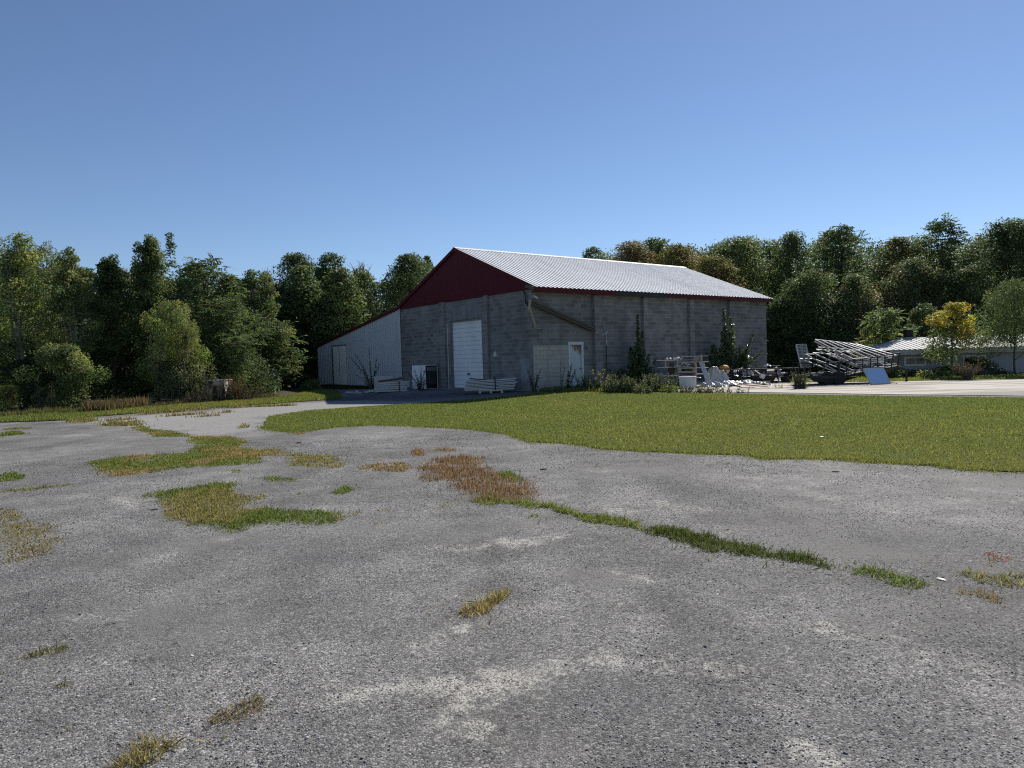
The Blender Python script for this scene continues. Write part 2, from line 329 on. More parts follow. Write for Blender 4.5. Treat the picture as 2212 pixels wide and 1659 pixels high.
# ---------------------------------------------------------------- ground sheet
def inpoly(X, Y, P):
    P = np.asarray(P)[:, :2]; ins = np.zeros(np.shape(X), bool); n = len(P)
    for i in range(n):
        x1, y1 = P[i]; x2, y2 = P[(i+1) % n]
        c = ((y1 > Y) != (y2 > Y)) & (X < (x2-x1)*(Y-y1)/((y2-y1) if y2 != y1 else 1e-9)+x1); ins ^= c
    return ins
def segdist(X, Y, A, B):
    A = np.asarray(A)[:2]; B = np.asarray(B)[:2]; d = B-A; t = np.clip(((X-A[0])*d[0]+(Y-A[1])*d[1])/max(d@d, 1e-9), 0, 1)
    return np.hypot(X-A[0]-t*d[0], Y-A[1]-t*d[1])
def gpoly(f, pts): return [at(*f(*p))[:2] for p in pts]
D = lambda x, y: (x, y)
cA = Z(0, 1150, .4521); cB = Z(900, 1200, .4521); cC = Z(1900, 1250, .4973); cD = Z(0, 1700, .4521); cE = Z(1000, 1700, .4521); cF = Z(2000, 1700, .4521)
xs = np.concatenate([[-1800, -500, -150, -80, -60], np.arange(-44, -6, .4), np.arange(-6, 8, .09), np.arange(8, 60.01, .4), [75, 100, 160, 500, 1800]])
ys = np.concatenate([[-400, -60, -15], np.arange(-4, 2, .4), np.arange(2, 11, .09), np.arange(11, 76.01, .4), [90, 130, 300, 900, 2600]])
XX, YY = np.meshgrid(xs, ys); ZZ = gz(XX, YY)
V = np.stack([XX.ravel(), YY.ravel(), ZZ.ravel()], 1); nx = len(xs); ny = len(ys)
I = (np.arange(ny-1)[:, None]*nx+np.arange(nx-1)[None]).ravel()
gd = np_mesh('ground', V, np.stack([I, I+1, I+1+nx, I+nx], 1), M['ground']); tag(gd, kind='structure')
def ga(name, vals):
    a = gd.data.attributes.new(name, 'FLOAT', 'POINT'); a.data.foreach_set('value', vals.ravel().astype(np.float32))
# pale wear patches: (crop, x, y, half length, half width, angle, strength)
def blobs(lst):
    R = np.zeros_like(XX)
    for f, p, q, wd, s in lst:
        d = segdist(XX, YY, at(*f(*p)), at(*f(*q))); R = np.maximum(R, s*np.exp(-(d/wd)**2))
    return R
ga('sand', blobs([(cE, (0, 780), (480, 680), .16, .65), (cE, (720, 690), (1030, 640), .24, .9), (cE, (480, 660), (700, 690), .12, .5), (cE, (1100, 590), (1450, 540), .16, .55),
    (cE, (1750, 530), (2100, 560), .2, .7), (cE, (620, 380), (800, 300), .12, .55), (cE, (500, 430), (520, 440), .14, .6), (cE, (600, 880), (900, 860), .2, .45), (cE, (850, 960), (1000, 1060), .2, .4),
    (cE, (1930, 200), (2030, 260), .25, .6), (cF, (0, 560), (300, 610), .2, .55), (cF, (900, 290), (1160, 400), .16, .7), (cF, (730, 350), (820, 320), .14, .5), (cF, (1330, 400), (1500, 470), .25, .5),
    (cF, (450, 250), (700, 220), .25, .35), (cF, (800, 1110), (1000, 1200), .1, .8), (cF, (660, 1050), (760, 1040), .08, .6), (cF, (1850, 520), (1990, 560), .2, .45), (cF, (2040, 640), (2200, 720), .2, .4),
    (cF, (450, 1170), (600, 1200), .1, .5), (cD, (1600, 870), (1900, 930), .14, .4), (cD, (1860, 600), (1950, 570), .12, .55), (cD, (2080, 680), (2200, 770), .16, .55), (cD, (1400, 960), (1700, 900), .12, .3),
    (cB, (1270, 850), (1380, 870), .22, .8), (cB, (1420, 770), (1500, 775), .2, .5), (cB, (1580, 810), (1680, 820), .22, .55), (cB, (850, 900), (1200, 905), .2, .4), (cB, (2030, 1050), (2180, 1100), .15, .6), (cB, (1850, 635), (2100, 650), .3, .6),
    (cB, (1830, 390), (1920, 395), .4, .5), (cB, (140, 865), (250, 865), .15, .45), (cA, (750, 680), (880, 750), .16, .75), (cA, (1300, 270), (1480, 265), .5, .6), (cA, (1450, 945), (1600, 930), .15, .5), (cA, (1500, 1030), (1560, 1030), .12, .5),
    (cC, (90, 450), (250, 490), .3, .55), (cC, (480, 290), (640, 300), .4, .5), (cC, (280, 590), (450, 620), .3, .5), (cC, (900, 410), (1050, 420), .4, .4), (cC, (1480, 485), (1560, 490), .4, .45), (cC, (1850, 430), (2150, 432), .4, .4)]))
ga('dark', blobs([(cE, (1750, 720), (2200, 820), .5, .55), (cF, (200, 400), (900, 480), .5, .4), (cF, (1400, 1000), (2000, 1100), .5, .5), (cA, (1800, 1000), (2200, 1060), .8, .5), (cB, (100, 980), (500, 1150), .8, .3), (cD, (1900, 100), (2200, 250), .6, .45),
    (cE, (1300, 650), (1900, 760), .35, .4), (cC, (1500, 650), (2150, 690), .8, .6), (cC, (800, 620), (1400, 700), .7, .4)])
   + np.where(YY > 24, np.exp(-(segdist(XX, YY, at(760, 862), at(1100, 848))/3.2)**2)*.9, 0))
PALE = gpoly(D, [(150, 908), (230, 903), (470, 886), (653, 871), (760, 866), (925, 868), (780, 884), (650, 891), (568, 902), (560, 925), (440, 942), (330, 930), (260, 920)])
dp = np.min([segdist(XX, YY, PALE[i], PALE[(i+1) % len(PALE)]) for i in range(len(PALE))], 0); dp = np.where(inpoly(XX, YY, PALE), dp, -dp)
ga('pale', np.clip(.5+dp*.3, 0, 1)*1.0)
EDGE = gpoly(D, [(-500, 930), (0, 903), (100, 896), (267, 885), (417, 874), (600, 860), (690, 842)])
SOIL = EDGE+[to_world(-1, 25.4)[:2], to_world(19, 25.4)[:2], to_world(19, -1)[:2], (20, 43), (24, 42), (60, 42), (500, 60), (1500, 2500), (-1500, 2500), (-900, 20)]
ds = np.min([segdist(XX, YY, SOIL[i], SOIL[(i+1) % len(SOIL)]) for i in range(len(SOIL))], 0); ds = np.where(inpoly(XX, YY, SOIL), ds, -ds)
ga('soil', np.clip(.5+ds*.5, 0, 1))
# ---------------------------------------------------------------- laid sheets (lawn, pad, strips) following the ground
def jag(P, step, amp, seed):
    r = np.random.default_rng(seed); out = []
    for i in range(len(P)):
        a = np.array(P[i]); b = np.array(P[(i+1) % len(P)]); L = np.hypot(*(b-a)); n = max(1, int(L/step)); nrm = np.array([-(b-a)[1], (b-a)[0]])/max(L, 1e-6)
        for k in range(n): out.append(a+(b-a)*k/n+nrm*r.normal(0, amp)*(1 if k else .5))
    return out
def sheet(name, P, dz, mat, cell=.7, drop=None):
    P = [np.asarray(p, float) for p in P]; A = np.array(P); x0, y0 = A.min(0); x1, y1 = A.max(0)
    gx, gy = np.meshgrid(np.arange(x0, x1, cell), np.arange(y0, y1, cell)); k = inpoly(gx, gy, A); pin = list(zip(gx[k], gy[k]))
    n = len(P); vs = [Vector((float(p[0]), float(p[1]))) for p in P]+[Vector((float(a), float(b))) for a, b in pin]
    r = mg.delaunay_2d_cdt(vs, [], [list(range(n))], 1, 1e-5)
    vv = [(p.x, p.y, float(gz(p.x, p.y))+dz) for p in r[0]]; ff = [tuple(f) for f in r[2]]
    from collections import Counter
    ed = Counter()
    for f in ff:
        for i in range(len(f)): ed[tuple(sorted((f[i], f[(i+1) % len(f)])))] += 1
    m = MB(); m.add(vv, ff)
    for (a, b), c in ed.items():
        if c == 1:
            A_, B_ = vv[a], vv[b]; q = drop or dz+.03; m.add([A_, B_, (B_[0], B_[1], B_[2]-q), (A_[0], A_[1], A_[2]-q)], [(0, 1, 2, 3)])
    bmr = m.build(name, mat); tag(bmr, kind='structure'); return bmr
LAWN_NEAR = [(570, 922), (600, 931), (640, 934), (664, 931), (720, 923), (804, 918), (897, 920), (1030, 928), (1107, 938), (1130, 948), (1157, 955), (1231, 958), (1313, 970), (1397, 976), (1480, 979), (1621, 983), (1650, 991), (1720, 990), (1804, 992), (1896, 1000), (2024, 1006), (2097, 1015), (2212, 1019), (2500, 1042), (2900, 1070)]
LAWN_FAR = [(2900, 850), (2500, 856), (2212, 860), (1950, 857), (1696, 853), (1565, 851), (1472, 849), (1350, 848), (1239, 847), (1154, 849), (1069, 858), (924, 870), (795, 878), (662, 888), (580, 900)]
LAWN = gpoly(D, LAWN_NEAR+LAWN_FAR)
lawn = sheet('lawn', jag(jag(LAWN, .55, .06, 2), .13, .035, 3), .016, M['lawn'])
PADP = gpoly(D, [(1452, 846), (1560, 847), (1700, 849), (1950, 853), (2212, 856), (2500, 852), (2900, 846), (2900, 812), (2500, 815), (2212, 818), (2075, 821), (1922, 824)])+[to_world(13.8, -.06)[:2], to_world(7.5, -.06)[:2], to_world(7.4, -3.0)[:2]]
pad = sheet('concrete_pad', PADP, .02, M['pad'], 1.2)
STRIP = gpoly(D, [(-500, 939), (0, 913), (160, 908), (213, 901), (300, 893), (467, 881), (653, 868), (670, 858), (633, 859)])+EDGE[:-2][::-1]
STRIP = gpoly(D, [(-500, 939), (0, 913), (100, 910), (160, 907), (213, 900), (300, 893), (467, 881), (653, 868), (740, 862), (730, 846), (690, 842)])+EDGE[:-1][::-1]
strip = sheet('grass_strip', jag(STRIP, .3, .06, 5), .03, M['lawn'])
HUTG = gpoly(D, [(1690, 826.5), (1922, 825), (2075, 822), (2212, 819), (2500, 816), (2900, 813), (2900, 800), (2500, 805), (2212, 808), (1900, 811), (1690, 814)])
hutg = sheet('grass_verge', jag(HUTG, .4, .05, 6), .03, M['lawn'])
WALLG = [to_world(*p)[:2] for p in [(.4, -.05), (7.4, -.05), (7.3, -3.0)]]+gpoly(D, [(1440, 847), (1350, 847.6), (1239, 846.6), (1165, 848)])
sheet('weed_bed', WALLG, .028, M['lawn'])
# ---------------------------------------------------------------- blades
def sample(P, n, r):
    A = np.array(P); x0, y0 = A.min(0); x1, y1 = A.max(0); X = []; Y = []; got = 0
    while got < n:
        x = r.uniform(x0, x1, 20000); y = r.uniform(y0, y1, 20000); k = inpoly(x, y, A); X.append(x[k]); Y.append(y[k]); got += k.sum()
        if k.sum() == 0: break
    return np.concatenate(X)[:n], np.concatenate(Y)[:n]
def area(P): A = np.array(P); x, y = A[:, 0], A[:, 1]; return abs((x*np.roll(y, -1)-y*np.roll(x, -1)).sum())/2
def vnoise(x, y, sc, seed):
    r = np.random.default_rng(seed); g = r.random((64, 64)); u = x*sc+1000; v = y*sc+1000; i = np.floor(u).astype(int); j = np.floor(v).astype(int); a = u-i; b = v-j
    a = a*a*(3-2*a); b = b*b*(3-2*b); G = lambda p, q: g[p % 64, q % 64]
    return (G(i, j)*(1-a)+G(i+1, j)*a)*(1-b)+(G(i, j+1)*(1-a)+G(i+1, j+1)*a)*b
def blade_arrays(x, y, z, h, wd, lean, cols, r):
    n = len(x); a = r.uniform(0, 2*np.pi, n); l = lean*r.random(n)**.7; ba = r.uniform(0, 2*np.pi, n)
    P = np.stack([x, y, z], 1); d = np.stack([np.cos(a)*np.sin(l), np.sin(a)*np.sin(l), np.cos(l)], 1); b = np.stack([np.cos(ba), np.sin(ba), 0*ba], 1)*wd[:, None]
    mid = P+d*h[:, None]*.55; d2 = d.copy(); d2[:, 2] -= .35*l; tip = mid+d2*h[:, None]*.45
    V = np.stack([P-b/2, P+b/2, mid+b*.38, tip, mid-b*.38], 1).reshape(-1, 3)
    F = (np.arange(n)[:, None]*5+np.array([[0, 1, 2, 3, 4]])).reshape(-1, 5); C = np.repeat(cols, 5, 0); return V, F, C
def pick(pal, n, r, key=None):
    pal = np.array(pal); i = r.integers(0, len(pal), n) if key is None else np.clip((key*len(pal)).astype(int), 0, len(pal)-1)
    c = pal[i]*r.uniform(.72, 1.3, (n, 1)); c = c*(1+r.normal(0, .06, (n, 3))); return np.clip(c, .004, .9)
GREEN = [(.132, .18, .046), (.165, .213, .058), (.2, .235, .068), (.11, .15, .042)]
YG = [(.21, .22, .07), (.25, .25, .085), (.18, .20, .06)]
BRN = [(.31, .23, .11), (.36, .28, .15), (.25, .18, .09), (.24, .22, .09)]
RED = [(.26, .15, .10), (.21, .125, .085), (.31, .205, .14), (.27, .20, .13)]
STRAW = [(.44, .37, .2), (.34, .28, .14), (.26, .21, .10), (.40, .34, .19), (.18, .15, .07)]
def grass(name, P, dens, h, pal, label, cat, seed, lean=1.35, pal2=None, split=None, dz=.0, wf=.0011, mat='blade', clump=.0, w0=.004):
    r = np.random.default_rng(seed); n = int(area(P)*dens*1.5); x, y = sample(P, n, r)
    if clump:
        k = vnoise(x, y, 5.5, seed)*.6+vnoise(x, y, 1.7, seed+1)*.4 > clump+r.normal(0, .06, len(x)); x, y = x[k], y[k]
    ed = np.min([segdist(x, y, P[i], P[(i+1) % len(P)]) for i in range(len(P))], 0); k = r.random(len(x)) < np.clip((ed/max(.02, min(.28, math.sqrt(area(P))*.12)))*.9+.12+.5*(vnoise(x, y, 6, seed+7)-.5), 0, 1); x, y = x[k], y[k]
    ou = r.random(len(x)) < .09; x = x+ou*r.normal(0, .16, len(x)); y = y+ou*r.normal(0, .16, len(x))
    n = len(x); dist = np.hypot(x, y); H = .55*h*r.uniform(.45, 1.15, n)*(.6+.8*vnoise(x, y, 2.5, seed+2)); W = np.maximum(w0, dist*wf)*r.uniform(.7, 1.3, n)
    c = pick(pal, n, r)
    if pal2 is not None:
        k = vnoise(x, y, 1.3, seed+3)*.7+vnoise(x, y, 4, seed+4)*.3 > split; c[k] = pick(pal2, n, r)[k]
    V, F, C = blade_arrays(x, y, gz(x, y)+dz, H, W, lean, c, r)
    o = np_mesh(name, V, F, M[mat], colors=C); tag(o, label, cat, kind='stuff'); return o
# lawn: dense near the eye, sparser and coarser far off, one object
r_ = np.random.default_rng(77); Vs = []; Fs = []; Cs = []; off = 0
def addl(x, y, h, lean, wf, seed, dz, edge=False):
    global off
    n = len(x); dist = np.hypot(x, y); nz = vnoise(x, y, .35, 5)*.6+vnoise(x, y, 1.2, 6)*.4; sp = r_.random(n)
    c = pick(GREEN, n, r_); k = (nz+r_.normal(0, .12, n)) > .56; c[k] = pick(YG, n, r_)[k]
    if edge: k = r_.random(n) < .45; c[k] = pick(YG, n, r_)[k]
    k = sp < .03; c[k] = pick([(.34, .33, .16)], n, r_)[k]
    V, F, C = blade_arrays(x, y, gz(x, y)+dz, h*r_.uniform(.5, 1.2, n)*(.7+.6*nz), np.maximum(.005, dist*wf)*r_.uniform(.7, 1.3, n), lean, c, r_)
    Vs.append(V); Fs.append(F+off); Cs.append(C); off += len(V)
x, y = sample(LAWN, 420000, r_); dist = np.hypot(x, y); k = (dist < 45) & (r_.random(len(x)) < np.clip((15/dist)**1.0, .2, 1)); vis = np.abs(x) < y*.85+2; k &= vis
addl(x[k], y[k], .046, 1.1, .0008, 1, .012)
nearedge = gpoly(D, LAWN_NEAR[:-2])
for i in range(len(nearedge)-1):
    a, b = np.array(nearedge[i]), np.array(nearedge[i+1]); L = np.hypot(*(b-a)); n = int(L*900); t = r_.random(n); p = a+(b-a)*t[:, None]+np.stack([r_.normal(0, .09, n), np.abs(r_.normal(0, .12, n))-.05-r_.exponential(.16, n)*(r_.random(n) < .22)-.14*(vnoise(t*L+i*7., t*0, 1.6, i)-.45)], 1)
    addl(p[:, 0], p[:, 1], .06, 1.2, .0008, 2, .0, True)
for P, n, h in ((STRIP, 60000, .10), (HUTG, 16000, .12), (WALLG, 26000, .16)):
    x, y = sample(P, n, r_); k = np.abs(x) < y*.85+2; addl(x[k], y[k], h, .8, .0009, 3, .02)
o = np_mesh('lawn_grass', np.concatenate(Vs), np.concatenate(Fs), M['blade'], colors=np.concatenate(Cs)); tag(o, 'short mown green grass blades of the lawn and its verges', 'grass', kind='stuff')
# weed patches that broke through the paving
gp = gpoly
P1 = gp(cA, [(570, 450), (760, 415), (1000, 400), (1180, 390), (1280, 350), (1230, 320), (1215, 290), (1000, 290), (930, 255), (840, 230), (920, 215), (1000, 245), (1130, 250), (1260, 285), (1520, 285), (1620, 320), (1560, 345), (1680, 370), (1870, 375), (1900, 400), (1680, 420), (1690, 465), (1400, 480), (1100, 500), (940, 530), (700, 550), (600, 500)])
grass('weed_patch', jag(P1, .12, .05, 1), 2600, .085, GREEN+YG, 'long green weed patch across the gravel, browning along its near edge', 'weed patch', 21, pal2=BRN, split=.55, clump=.16)
P1b = gp(cA, [(1860, 400), (1930, 395), (2100, 400), (2200, 415), (2230, 470), (2200, 498), (2100, 500), (1980, 480), (1860, 478), (1880, 440)])
grass('weed_patch', jag(P1b, .1, .05, 2), 1500, .09, BRN+YG, 'yellow brown weed tufts at the right end of the long green patch', 'weed patch', 22, clump=.34)
P2 = gp(cA, [(930, 668), (1150, 620), (1400, 590), (1550, 580), (1540, 610), (1480, 630), (1580, 660), (1640, 690), (1700, 655), (1720, 690), (1640, 730), (1800, 750), (2000, 760), (2200, 770), (2330, 780), (2200, 850), (2000, 862), (1650, 862), (1560, 920), (1460, 930), (1380, 880), (1150, 850), (1060, 790), (1000, 700)])
grass('weed_patch', jag(P2, .1, .04, 3), 3600, .10, GREEN+[(.10, .12, .03)], 'nearest large green weed patch with brown middle, left of centre', 'weed patch', 23, pal2=[(.26, .24, .09), (.22, .21, .08), (.28, .22, .12)], split=.60, clump=.14, w0=.005)
P3 = gp(cB, [(700, 400), (760, 345), (880, 310), (1000, 300), (1150, 310), (1200, 390), (1260, 410), (1420, 460), (1500, 520), (1510, 590), (1400, 600), (1200, 600), (1080, 610), (1050, 560), (900, 525), (890, 470), (720, 460)])
grass('weed_patch', jag(P3, .1, .05, 4), 1300, .11, RED, 'reddish brown dry weed patch in the middle of the gravel', 'weed patch', 24, lean=.45, clump=.3, mat='dry')
P3b = gp(cB, [(1080, 625), (1060, 590), (1150, 555), (1250, 560), (1300, 590), (1400, 585), (1510, 600), (1530, 640), (1480, 645), (1400, 640), (1280, 615), (1180, 630)])
grass('weed_patch', jag(P3b, .08, .03, 5), 2600, .10, GREEN+YG, 'green weed fringe along the near edge of the reddish patch', 'weed patch', 25, clump=.2)
P3c = gp(cB, [(1240, 400), (1320, 405), (1430, 460), (1360, 475), (1280, 465), (1230, 430)])
grass('weed_patch', P3c, 2600, .10, GREEN, 'small bright green tuft at the right of the reddish patch', 'weed patch', 26)
small = [(cB, [(300, 380), (440, 350), (620, 340), (690, 370), (640, 405), (420, 400)], RED+BRN, 1500, 'reddish weed tuft between the long green patch and the reddish patch', .25, .09),
 (cB, [(670, 275), (700, 262), (760, 265), (765, 300), (690, 302)], RED, 1500, 'small reddish tuft behind the reddish patch, left one of two', .2, .10),
 (cB, [(810, 258), (860, 248), (970, 255), (975, 275), (820, 274)], RED, 900, 'thin reddish tuft behind the reddish patch, right one of two', .3, .08),
 (cB, [(150, 545), (200, 515), (260, 495), (310, 525), (240, 550)], GREEN, 2600, 'small green tuft left of the reddish patch', .1, .10),
 (cB, [(1410, 695), (1450, 680), (1500, 682), (1500, 702), (1430, 706)], GREEN, 2200, 'tiny green tuft just in front of the reddish patch', .1, .07),
 (cB, [(430, 738), (520, 722), (525, 738), (450, 748)], GREEN+BRN, 1300, 'thin green wisp on gravel between the two near patches', .2, .06),
 (cB, [(430, 655), (520, 645), (550, 655), (470, 668)], BRN, 900, 'thin brownish wisp right of the nearest green patch', .2, .06),
 (cB, [(840, 630), (940, 612), (950, 635), (860, 645)], STRAW+YG, 900, 'sparse straw coloured wisp left of the green fringe', .3, .07),
 (cA, [(1675, 555), (1780, 545), (1930, 560), (1900, 580), (1760, 585)], GREEN, 1500, 'thin green tuft between the two large weed patches', .3, .08),
 (cA, [(1490, 505), (1570, 500), (1570, 518), (1500, 522)], BRN+GREEN, 1300, 'tiny brown green tuft under the long patch', .2, .07),
 (cA, [(1930, 655), (1975, 650), (1970, 665), (1930, 668)], GREEN, 1400, 'tiny green tuft behind the nearest green patch', .2, .06),
 (cA, [(1900, 265), (1980, 258), (1980, 272), (1910, 276)], BRN, 900, 'small brown tuft in front of the lawn tip', .2, .1),
 (cA, [(1530, 225), (1600, 210), (1600, 230), (1540, 238)], BRN+GREEN, 400, 'wispy tuft left of the lawn tip', .3, .2),
 (cA, [(0, 540), (60, 520), (170, 540), (160, 560), (0, 582)], GREEN, 2600, 'green tuft at the left border of the photo', .1, .10),
 (cA, [(0, 640), (250, 612), (490, 590), (495, 600), (250, 628), (0, 655)], GREEN+BRN, 1500, 'long thin weed line at the left border', .25, .06),
 (cA, [(0, 268), (80, 250), (170, 262), (150, 272), (0, 286)], GREEN, 900, 'distant green tuft at the left border', .1, .12),
 (cA, [(20, 236), (210, 228), (210, 234), (20, 244)], GREEN+BRN, 700, 'distant thin weed line at the left border', .2, .1),
 (cD, [(100, 515), (180, 480), (280, 450), (450, 430), (430, 470), (300, 495), (200, 515)], [(.20, .19, .08), (.28, .26, .12), (.12, .12, .05)], 4800, 'flattened olive tuft near the lower left border', .05, 0.075),
 (cD, [(310, 705), (400, 662), (500, 680), (400, 718)], [(.20, .19, .08), (.12, .12, .05), (.16, .17, .06)], 4400, 'small olive tuft below the flattened one at lower left', .05, 0.090),
 (cD, [(1300, 970), (1380, 870), (1500, 850), (1560, 790), (1660, 755), (1730, 750), (1720, 870), (1560, 910), (1400, 950)], [(.20, .15, .07), (.26, .14, .09), (.22, .19, .08), (.14, .13, .05)], 6400, 'reddish and olive clump on the gravel at lower left', .05, 0.083),
 (cD, [(690, 1230), (850, 1110), (900, 1005), (980, 1040), (1200, 1050), (1100, 1110), (950, 1230)], STRAW+[(.16, .15, .06)], 7200, 'straw clump at the bottom border of the photo', .05, 0.112),
 (cD, [(350, 1000), (420, 962), (520, 970), (480, 1000)], STRAW, 2400, 'tiny dry wisp left of the straw clump', .35, .05),
 (cD, [(1480, 1190), (1560, 1170), (1600, 1195), (1520, 1215)], GREEN+BRN, 1800, 'tiny green tuft at the bottom border right of the straw clump', .35, .03),
 (cE, [(740, 230), (810, 190), (880, 150), (980, 100), (1060, 60), (1090, 110), (1020, 150), (960, 190), (850, 250)], STRAW+[(.32, .22, .09)], 7200, 'golden dry clump alone on the gravel at the centre foreground', .05, 0.105),
 (cC, [(1950, 740), (2060, 745), (2160, 780), (2130, 800), (1970, 760)], [(.42, .15, .09), (.36, .14, .08), (.3, .16, .1)], 2400, 'flat orange red weed mat at the right', .15, .04),
 (cC, [(1970, 800), (2030, 780), (2060, 815), (1990, 825)], BRN+[(.1, .09, .05)], 2000, 'small dark tuft under the orange red mat', .2, .08),
 (cC, [(1800, 860), (1850, 840), (1910, 850), (2000, 880), (2120, 870), (2300, 880), (2300, 960), (2060, 942), (1960, 930), (1880, 890), (1820, 892)], BRN+YG+GREEN[:2], 2200, 'brown and green weed patch at the right border', .22, .09),
 (cC, [(1800, 965), (1880, 965), (2000, 958), (2090, 1005), (2120, 1035), (2000, 1042), (1920, 1000), (1820, 990)], RED+BRN, 2400, 'reddish brown weed patch lowest at the right', .22, .08)]
for i, (f, P, pal, dn, lab, cl, h) in enumerate(small):
    grass('weed_tuft', jag(gp(f, P), .08, .02, 40+i), dn, h, pal, lab, 'weed tuft', 60+i, lean=1.25, clump=cl, w0=.0035)
L1 = gp(cB, [(1490, 625), (1560, 615), (1640, 635), (1760, 680), (1900, 690), (2090, 715), (2212, 765), (2212, 805), (2080, 770), (1960, 755), (1830, 740), (1720, 695), (1620, 665)])
L1 = L1+[] ; L2 = gp(cC, [(0, 595), (150, 600), (260, 618), (400, 652), (620, 690), (720, 740), (900, 748), (1020, 785), (1130, 820), (1100, 850), (1000, 832), (880, 810), (700, 782), (500, 752), (300, 722), (180, 682), (0, 635)])
grass('weed_line', jag(L1, .08, .02, 31), 4600, .15, GREEN+YG, 'weed line along the paving crack running right from the reddish patch', 'weed line', 31, clump=.12, pal2=BRN, split=.7)
grass('weed_line', jag(L2, .08, .03, 32), 5200, .13, [(.055, .08, .025), (.08, .105, .03), (.11, .13, .04)], 'dense dark green weed line along the crack at the right', 'weed line', 32, clump=.08, pal2=YG+BRN, split=.72)
L3 = gp(cC, [(1160, 830), (1300, 828), (1420, 855), (1540, 888), (1660, 930), (1640, 960), (1520, 952), (1420, 940), (1350, 905), (1200, 872)])
grass('weed_line', jag(L3, .08, .02, 33), 4200, .10, GREEN, 'last short green weed line at the right end of the crack', 'weed line', 33, clump=.1, pal2=BRN, split=.7)
DRY = gp(cA, [(-20, 750), (100, 745), (240, 850), (440, 840), (330, 930), (460, 940), (330, 1050), (200, 1090), (-20, 1130)])
grass('straw_scatter', DRY, 2300, .06, STRAW+[(.17, .17, .07)], 'thin scatter of dry mown straw on gravel at the left border', 'straw', 34, lean=1.5, clump=.34, mat='dry')
def crackline(pts, wd, n, h, pal, lab, seed):
    r = np.random.default_rng(seed); P = [at(*cA(*p))[:2] for p in pts]; X = []; Y = []
    for a, b in zip(P, P[1:]):
        L = np.hypot(*(b-a)); m = int(L*n); t = r.random(m); X.append(a[0]+(b[0]-a[0])*t+r.normal(0, wd, m)); Y.append(a[1]+(b[1]-a[1])*t+r.normal(0, wd, m))
    x = np.concatenate(X); y = np.concatenate(Y); k = vnoise(x, y, 1.1, seed)+r.normal(0, .1, len(x)) > .42; x, y = x[k], y[k]; m = len(x)
    V, F, C = blade_arrays(x, y, gz(x, y), h*r.uniform(.4, 1.2, m), np.hypot(x, y)*.0012, .7, pick(pal, m, r), r)
    tag(np_mesh('weed_line', V, F, M['dry'], colors=C), lab, 'weed line', kind='stuff')
crackline([(500, 182), (640, 195), (760, 208), (850, 220)], .18, 420, .14, BRN+YG, 'brown weed border between the gravel lot and the pale paving', 41)
crackline([(680, 186), (900, 170), (1180, 148), (1500, 128)], .08, 160, .14, BRN, 'nearer long brown weed seam across the pale paving', 42)
crackline([(790, 205), (1000, 184), (1200, 165), (1420, 150)], .08, 120, .14, BRN, 'short brown weed seam nearest on the pale paving', 43)
crackline([(930, 142), (1200, 122), (1500, 98), (1900, 85)], .12, 160, .15, BRN+YG, 'farther long brown weed seam along the grass strip', 44)
# pebbles: loose stones near the eye, real little rocks
ico = np.array([(0, 0, 1), (.89, 0, .45), (.28, .85, .45), (-.72, .53, .45), (-.72, -.53, .45), (.28, -.85, .45), (.72, .53, -.45), (-.28, .85, -.45), (-.89, 0, -.45), (-.28, -.85, -.45), (.72, -.53, -.45), (0, 0, -1)])
icf = np.array([(0, 1, 2), (0, 2, 3), (0, 3, 4), (0, 4, 5), (0, 5, 1), (1, 6, 2), (2, 7, 3), (3, 8, 4), (4, 9, 5), (5, 10, 1), (2, 6, 7), (3, 7, 8), (4, 8, 9), (5, 9, 10), (1, 10, 6), (11, 7, 6), (11, 8, 7), (11, 9, 8), (11, 10, 9), (11, 6, 10)])
r = np.random.default_rng(5); n = 80000
dd = 2.4*np.exp(r.random(n)*math.log(16/2.4)); aa = r.uniform(-.66, .66, n); x = dd*np.sin(aa); y = dd*np.cos(aa)
k = (vnoise(x, y, .9, 9)*.6+vnoise(x, y, 3, 10)*.4+r.normal(0, .12, n) > .47) & ~inpoly(x, y, LAWN); x, y, aa = x[k], y[k], aa[k]; n = len(x)
sz = np.maximum(.0027*r.lognormal(0, .36, n), np.hypot(x, y)*.0006)
q = r.normal(size=(n, 12, 3))*.17; Vp = (ico[None]+q)*np.stack([sz*r.uniform(.8, 1.4, n), sz*r.uniform(.8, 1.4, n), sz*r.uniform(.5, .8, n)], 1)[:, None]
ca, sa = np.cos(aa*9), np.sin(aa*9); Vx = Vp[..., 0]*ca[:, None]-Vp[..., 1]*sa[:, None]+x[:, None]; Vy = Vp[..., 0]*sa[:, None]+Vp[..., 1]*ca[:, None]+y[:, None]; Vz = Vp[..., 2]+(sz*.3)[:, None]
pc = np.where(r.random((n, 1)) < .62, r.uniform(.14, .24, (n, 1)), np.where(r.random((n, 1)) < .2, r.uniform(.08, .12, (n, 1)), r.uniform(.26, .45, (n, 1))))*np.array([[1, .99, .98]])
t = NT('pebble'); t.base(t.attr('Col', 'Color')).rough(.85); M['pebble'] = t.m
tag(np_mesh('gravel', np.stack([Vx, Vy, Vz], 2).reshape(-1, 3), (np.arange(n)[:, None, None]*12+icf[None]).reshape(-1, 3), M['pebble'], colors=np.repeat(pc, 12, 0)), 'loose grey gravel stones over the worn asphalt lot', 'gravel', kind='stuff')
